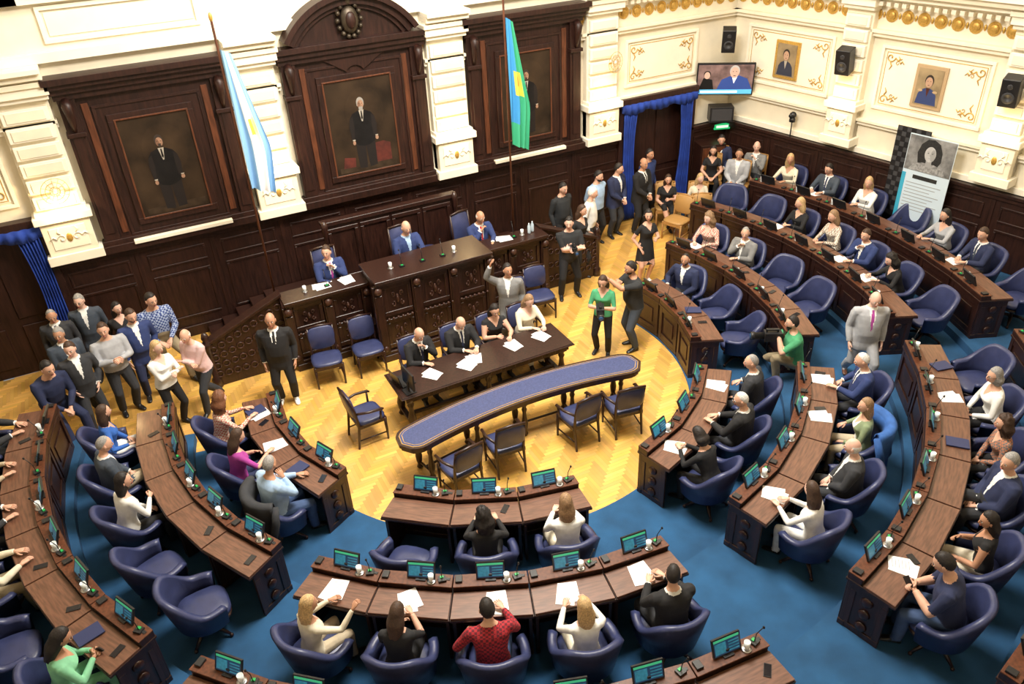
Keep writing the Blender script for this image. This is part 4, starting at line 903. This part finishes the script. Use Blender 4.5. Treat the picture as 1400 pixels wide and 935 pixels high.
for cx,w,st,arch,pw in((.62,2.76,0,0,1.15),(4.31,2.82,1,1,1.3),(7.93,2.72,2,0,1.15)):
    mb=MB(); h=w/2; z0,z1=2.12,5.19; M=B
    mb.box(cx-h+.05,cx+h-.05,-.10,0,z0,z1-.2,0,M)
    mb.box(cx-h-.04,cx+h+.04,-.26,0,z0,z0+.14,0,M); mb.box(cx-h,cx+h,-.20,0,z0+.14,z0+.22,0,M)
    for sx in(-1,1):
        a=cx+sx*(h-.17)
        mb.box(a-.13,a+.13,-.18,0,z0+.22,z1-.3,0,M); mb.box(a-.075,a+.075,-.20,-.18,z0+.35,z1-.95,0,M)
        mb.box(a-.15,a+.15,-.24,0,z1-.95,z1-.88,0,M)
        mb.tube([(a,-.2,z1-.35),(a,-.30,z1-.42),(a,-.28,z1-.55),(a,-.22,z1-.75),(a,-.2,z1-.86)],[.07,.09,.07,.05,.03],0,M,8)
        b_=cx+sx*(h-.42); mb.box(b_-.055,b_+.055,-.125,-.1,z0+.3,z1-.45,1,M)
    if not arch:
        for i,(d,zz,e) in enumerate(((.20,z1-.34,0),(.26,z1-.24,.03),(.34,z1-.14,.07),(.40,z1-.06,.10))): mb.box(cx-h-e,cx+h+e,-d,0,zz,zz+.10,0,M)
    else:
        for i,(d,zz,e) in enumerate(((.20,z1-.34,0),(.26,z1-.24,.02),(.32,z1-.14,.05))):
            mb.box(cx-h-e,cx+h+e,-d,0,zz,zz+.10,0,M)
        # segmental pediment
        def arcring(r0,r1,d,mi):
            rg=[]
            for i in range(33):
                a=rad(32+116*i/32); zc=z1-.72
                rg.append([(cx+r0*math.cos(a),-d,zc+r0*math.sin(a)),(cx+r1*math.cos(a),-d,zc+r1*math.sin(a)),(cx+r1*math.cos(a),0,zc+r1*math.sin(a)),(cx+r0*math.cos(a),0,zc+r0*math.sin(a))])
            mb.loft(rg,mi,M,False)
        arcring(1.28,1.40,.30,0); arcring(1.40,1.50,.40,0); arcring(1.20,1.28,.22,0); arcring(.2,1.22,.15,0)
        mb.ell((cx,-.26,z1+.30),(.17,.10,.24),3,M); mb.ell((cx,-.33,z1+.30),(.10,.06,.15),0,M)
        for q in range(14):
            a=2*pi*q/14; mb.ell((cx+.22*math.cos(a),-.24,z1+.30+.29*math.sin(a)),(.05,.06,.05),3,M,6,4)
        mb.ell((cx,-.26,z1+.62),(.06,.06,.08),3,M)
    p0,p1=2.62,4.38
    if arch: p0,p1=2.62,4.42
    for i,(e,d,wd) in enumerate(((.30,.125,.05),(.12,.15,.119))):
        mb.frame(cx-pw/2-e,cx+pw/2+e,p0-e,p1+e,wd,-d,-.099,0,M)
    mb.frame(cx-pw/2-.03,cx+pw/2+.03,p0-.03,p1+.03,.03,-.165,-.151,1,M)
    mb.box(cx-pw/2-.3,cx+pw/2+.3,-.30,-.2,z0+.10,z0+.17,2,M) if not arch else None
    mb.obj('wooden_portrait_surround',[WALLW,WOODR,CREAM2,mat('bronze',(.06,.045,.03),.4,metal=.5,var=.3)],None,.005)
    mb=MB(); portrait(mb,M,cx,p0,p1,pw,st,-.14)
    mb.obj('portrait_painting',PM)
def small_portrait(cx,st):
    mb=MB(); w,h=.62,.82; z0=3.22
    mb.box(cx-w/2,cx+w/2,-.07,-.03,z0,z0+h,2,MR)
    mb.box(cx-w/2+.06,cx+w/2-.06,-.08,-.07,z0+.06,z0+h-.06,0,MR)
    y=-.083
    mb.poly([(cx-.21,z0+.08),(cx+.21,z0+.08),(cx+.18,z0+.28),(cx+.12,z0+.36),(cx+.04,z0+.40),(cx-.04,z0+.40),(cx-.12,z0+.36),(cx-.18,z0+.28)],y,1,MR)
    mb.poly([(cx-.04,z0+.4),(cx+.04,z0+.4),(cx,z0+.22)],y-.002,4 if st else 3,MR)
    if st:
        for sx in(-1,1): mb.disc(cx+sx*.15,z0+.34,.05,.025,y-.003,2,MR,10)
    mb.disc(cx,z0+.54,.088,.115,y-.003,6,MR); mb.disc(cx,z0+.51,.072,.10,y-.005,5,MR)
    for sx in(-1,1): mb.disc(cx+sx*.028,z0+.53,.012,.006,y-.006,6,MR,8)
    mb.disc(cx,z0+.455,.022,.006,y-.006,4,MR,8)
    mb.obj('framed_portrait',[mat('canvas_tan',(.30,.22,.12),.6,var=.3,scale=4),mat('painted_suit',(.03,.035,.06),.6) if not st else mat('painted_uniform',(.03,.05,.16),.6),GOLD if not st else mat('pale_wood_frame',(.5,.35,.2),.5),PWH,PRED,mat('painted_flesh',(.50,.31,.21),.5),PHAIR],None,0)
small_portrait(1.55,0); small_portrait(4.85,1)
# loudspeakers on brackets
def speaker(M,x,z,yaw=0):
    mb=MB(); mb.box(-.15,.15,-.14,.14,-.26,.26,0); mb.lathe([(.11,0),(.10,.01),(.04,-.01)],1,T(0,-.141,-.08)@RX(90)); mb.lathe([(.05,0),(.04,.01),(.01,.0)],1,T(0,-.141,.13)@RX(90)); mb.tube([(0,.14,0),(0,.3,.05)],[.02,.02],0); mb.box(-.05,.05,.28,.32,-.08,.12,0)
    mb.obj('wall_loudspeaker',[BLACK,mat('speaker_cone',(.04,.04,.045),.6)],M@T(x,-.45,z)@RZ(yaw)@RX(12),.01)
speaker(B,13.05,4.0,-40); speaker(MR,3.2,3.95,10); speaker(MR,6.5,3.95,10)
mb=MB(); mb.box(-.66,.66,-.04,.02,-.38,.38,0); mb.box(-.63,.63,-.045,-.04,-.35,.35,1); y=-.047
mb.poly([(-.63,-.24),(.63,-.24),(.63,.35),(-.63,.35)],y,2); mb.poly([(-.18,-.24),(.63,-.24),(.50,.02),(.30,.10),(.10,.08),(-.08,.0)],y-.002,3); mb.poly([(.14,.10),(.28,.10),(.20,-.1)],y-.003,6); mb.disc(.20,.20,.115,.14,y-.003,7); mb.disc(.20,.165,.10,.13,y-.004,4)
for sx in(-1,1): mb.disc(.20+sx*.035,.19,.015,.008,y-.005,0,None,8)
mb.poly([(.17,.10),(.23,.10),(.22,.085),(.18,.085)],y-.005,0)
mb.poly([(-.6,-.24),(-.25,-.24),(-.30,.0),(-.5,.04)],y-.002,0); mb.disc(-.42,.13,.08,.08,y-.003,0); mb.disc(-.42,.10,.065,.085,y-.004,4)
mb.poly([(-.63,-.35),(.63,-.35),(.63,-.24),(-.63,-.24)],y-.005,5); mb.poly([(-.55,-.32),(.3,-.32),(.3,-.27),(-.55,-.27)],y-.006,6)
mb.tube([(0,.02,0),(0,.3,0)],[.04,.04],0)
mb.obj('television',[BLACK,SCR_D,mat('tv_brown',(.16,.10,.09),.4,es=.7,var=.5,scale=5),mat('tv_suit_blue',(.03,.06,.22),.4,es=.8),mat('tv_face',(.55,.34,.26),.4,es=.7),mat('tv_banner',(.1,.4,.65),.4,es=.9),mat('tv_text',(.8,.8,.8),.4,es=.9),mat('tv_grey_hair',(.4,.38,.36),.4,es=.7)],T(13.05,14.75,3.12)@RZ(-35)@RX(8))
mb=MB(); mb.box(-.28,.28,-.18,.18,-.18,.18,0); mb.box(-.24,.24,-.19,-.18,-.14,.14,1); mb.obj('monitor_loudspeaker',[BLACK,mat('speaker_cone',(.04,.04,.045),.6)],T(13.1,14.85,2.28)@RZ(-30),.01)
mb=MB(); mb.box(-.20,.20,-.02,.02,-.07,.07,0); mb.box(-.15,.15,-.024,-.02,-.03,.03,1); mb.obj('exit_sign',[mat('exit_green',(.02,.45,.15),.4,es=1.0),mat('exit_white',(.8,.9,.8),.4,es=1)],T(13.35,15.03,1.86)@RZ(-20))
mb=MB(); mb.box(-.32,.32,-.25,.25,0,1.15,0); mb.box(-.28,.28,-.262,-.25,.06,1.09,1); mb.lathe([(.16,0),(.15,.012),(.05,.002)],2,T(0,-.262,.72)@RX(90)); mb.obj('wooden_loudspeaker_cabinet',[WOOD,WOODR,BLACK],T(12.85,14.85,.46)@RZ(-15),.008)
# PTZ camera on the wainscot
mb=MB(); mb.lathe([(.07,0),(.07,.06),(.05,.10)],0); mb.ell((0,0,.15),(.08,.08,.08),0); mb.tube([(0,-.05,.15),(0,-.11,.15)],[.04,.04],0); mb.tube([(0,0,-.35),(0,0,0)],[.015,.015],0); mb.obj('surveillance_camera',[BLACK],MR@T(2.0,-.18,2.36))
# roll-up banner
mb=MB(); MBn=MR@T(5.35,-.38,.46)
mb.box(-.48,.48,-.01,.0,.05,2.35,0,MBn); mb.box(-.5,.5,-.08,.08,0,.06,4,MBn); mb.tube([(0,.03,0),(0,.03,2.35)],[.012,.012],4,MBn)
mb.box(-.47,.47,-.013,-.01,1.62,2.33,1,MBn)
mb.poly([(-.22,1.80),(-.26,2.0),(-.21,2.18),(-.1,2.29),(.03,2.31),(.16,2.24),(.23,2.08),(.24,1.90),(.18,1.78)],-.0135,5,MBn); mb.poly([(-.38,1.63),(.38,1.63),(.30,1.76),(.12,1.82),(-.12,1.82),(-.3,1.76)],-.015,7,MBn); mb.poly([(-.06,1.75),(.06,1.75),(.055,1.95),(-.055,1.95)],-.0155,8,MBn); mb.disc(0,2.01,.112,.155,-.016,6,MBn,24); mb.disc(.055,2.0,.05,.12,-.0163,8,MBn,18); mb.poly([(-.13,2.06),(-.08,2.15),(.05,2.19),(.13,2.08),(.13,2.22),(0,2.28),(-.13,2.2)],-.017,5,MBn)
for sx in(-1,1): mb.disc(sx*.043,2.03,.018,.007,-.0175,5,MBn,10); mb.poly([(sx*.022,2.055),(sx*.065,2.06),(sx*.065,2.054)],-.0175,5,MBn)
mb.disc(0,1.93,.030,.008,-.0175,2,MBn,10); mb.poly([(0,2.02),(.012,1.975),(-.010,1.975)],-.0175,8,MBn)
mb.box(-.25,.25,-.013,-.01,1.46,1.54,5,MBn); 
for i in range(9): mb.box(-.36,.36-.1*(i%3),-.013,-.01,1.36-i*.07,1.375-i*.07,2,MBn)
mb.box(-.48,-.40,-.014,-.01,.05,1.55,3,MBn)
mb.obj('rollup_banner',[mat('banner_paleblue',(.62,.74,.84),.5),mat('banner_photo_grey',(.22,.22,.22),.5,var=.5,scale=6),mat('banner_grey',(.35,.37,.4),.5),mat('banner_cyan',(.05,.4,.6),.5),STEEL,mat('banner_dark',(.02,.02,.02),.6,var=.5,scale=30),mat('banner_face',(.50,.50,.50),.5,var=.12,scale=6),mat('banner_blouse',(.3,.3,.3),.5,var=.5,scale=20),mat('banner_face_shade',(.34,.34,.34),.5)])
# black board beside banner
mb=MB(); mb.box(-.35,.35,-.01,.01,0,1.9,0)
for i in range(7):
    for j in range(18):
        if (i+j)%2: mb.box(-.34+i*.097,-.34+i*.097+.09,-.013,-.01,.02+j*.105,.02+j*.105+.09,1)
mb.obj('black_display_board',[BLACK,mat('grid_grey',(.05,.05,.055),.5)],MR@T(4.85,-.22,.95))
# wall fans near pilasters
def fan(M,x,z):
    mb=MB(); mb.tube([(0,0,0),(0,-.15,.05)],[.02,.02],0)
    for r in(.22,.15,.08): mb.tube([(r*math.cos(a*pi/10),-.18,.05+r*math.sin(a*pi/10)) for a in range(21)],[.005]*21,0,None,5)
    for a in range(12): mb.tube([(0,-.18,.05),(.22*math.cos(a*pi/6),-.18,.05+.22*math.sin(a*pi/6))],[.003,.003],0,None,4)
    for a in range(3): mb.ell((.09*math.cos(a*2.09),-.16,.05+.09*math.sin(a*2.09)),(.07,.01,.07),1)
    mb.ell((0,-.14,.05),(.05,.06,.05),1); mb.obj('wall_fan',[GOLD,CREAM2],M@T(x,-.3,z)@RZ(15))
fan(B,-1.22,3.45); fan(B,9.80+.1,3.9)
# ================================================================ LIGHTS
def area(name,loc,rot,sx,sy,e,col=(1,.94,.84)):
    l=bpy.data.lights.new(name,'AREA'); l.shape='RECTANGLE'; l.size=sx; l.size_y=sy; l.energy=e; l.color=col
    o=bpy.data.objects.new(name,l); COL.objects.link(o); o.location=loc; o.rotation_euler=[rad(a) for a in rot]; return o
area('wall_fill_light',(4.5,8.5,10.1),(0,0,0),4,3,1950)
area('wall_fill_light',(4.5,12.2,9.8),(38,0,0),12,1.2,430)  # added fill aimed at the back wall to brighten it, not a room fixture
area('wall_fill_light',(11.5,9.5,9.8),(0,-35,0),1.2,9,330)
for x in(-1.22,2.44,6.16,9.80):
    l=bpy.data.lights.new('pilaster_lamp','POINT'); l.energy=24; l.color=(1,.70,.33); l.shadow_soft_size=.06
    o=bpy.data.objects.new('pilaster_lamp',l); COL.objects.link(o); o.location=(x,14.62,3.2)
for t in(3.2,6.5):
    l=bpy.data.lights.new('pilaster_lamp','POINT'); l.energy=18; l.color=(1,.70,.33); l.shadow_soft_size=.06
    o=bpy.data.objects.new('pilaster_lamp',l); COL.objects.link(o); o.location=MR@Vector((t,-.6,3.2))
w=bpy.data.worlds.new('World'); SC.world=w; w.use_nodes=True; w.node_tree.nodes['Background'].inputs[0].default_value=(.9,.95,1,1); w.node_tree.nodes['Background'].inputs[1].default_value=.3
# ================================================================ CAMERA
cam=bpy.data.cameras.new('camera'); cam.lens=28.0; cam.sensor_width=36; co=bpy.data.objects.new('camera',cam); COL.objects.link(co); SC.camera=co
co.matrix_world=Matrix(((.8865,.2798,-.3685,0),(-.4607,.4607,-.7586,0),(-.0445,.8417,.5382,8.2),(0,0,0,1)))
SC.view_settings.view_transform='Standard'
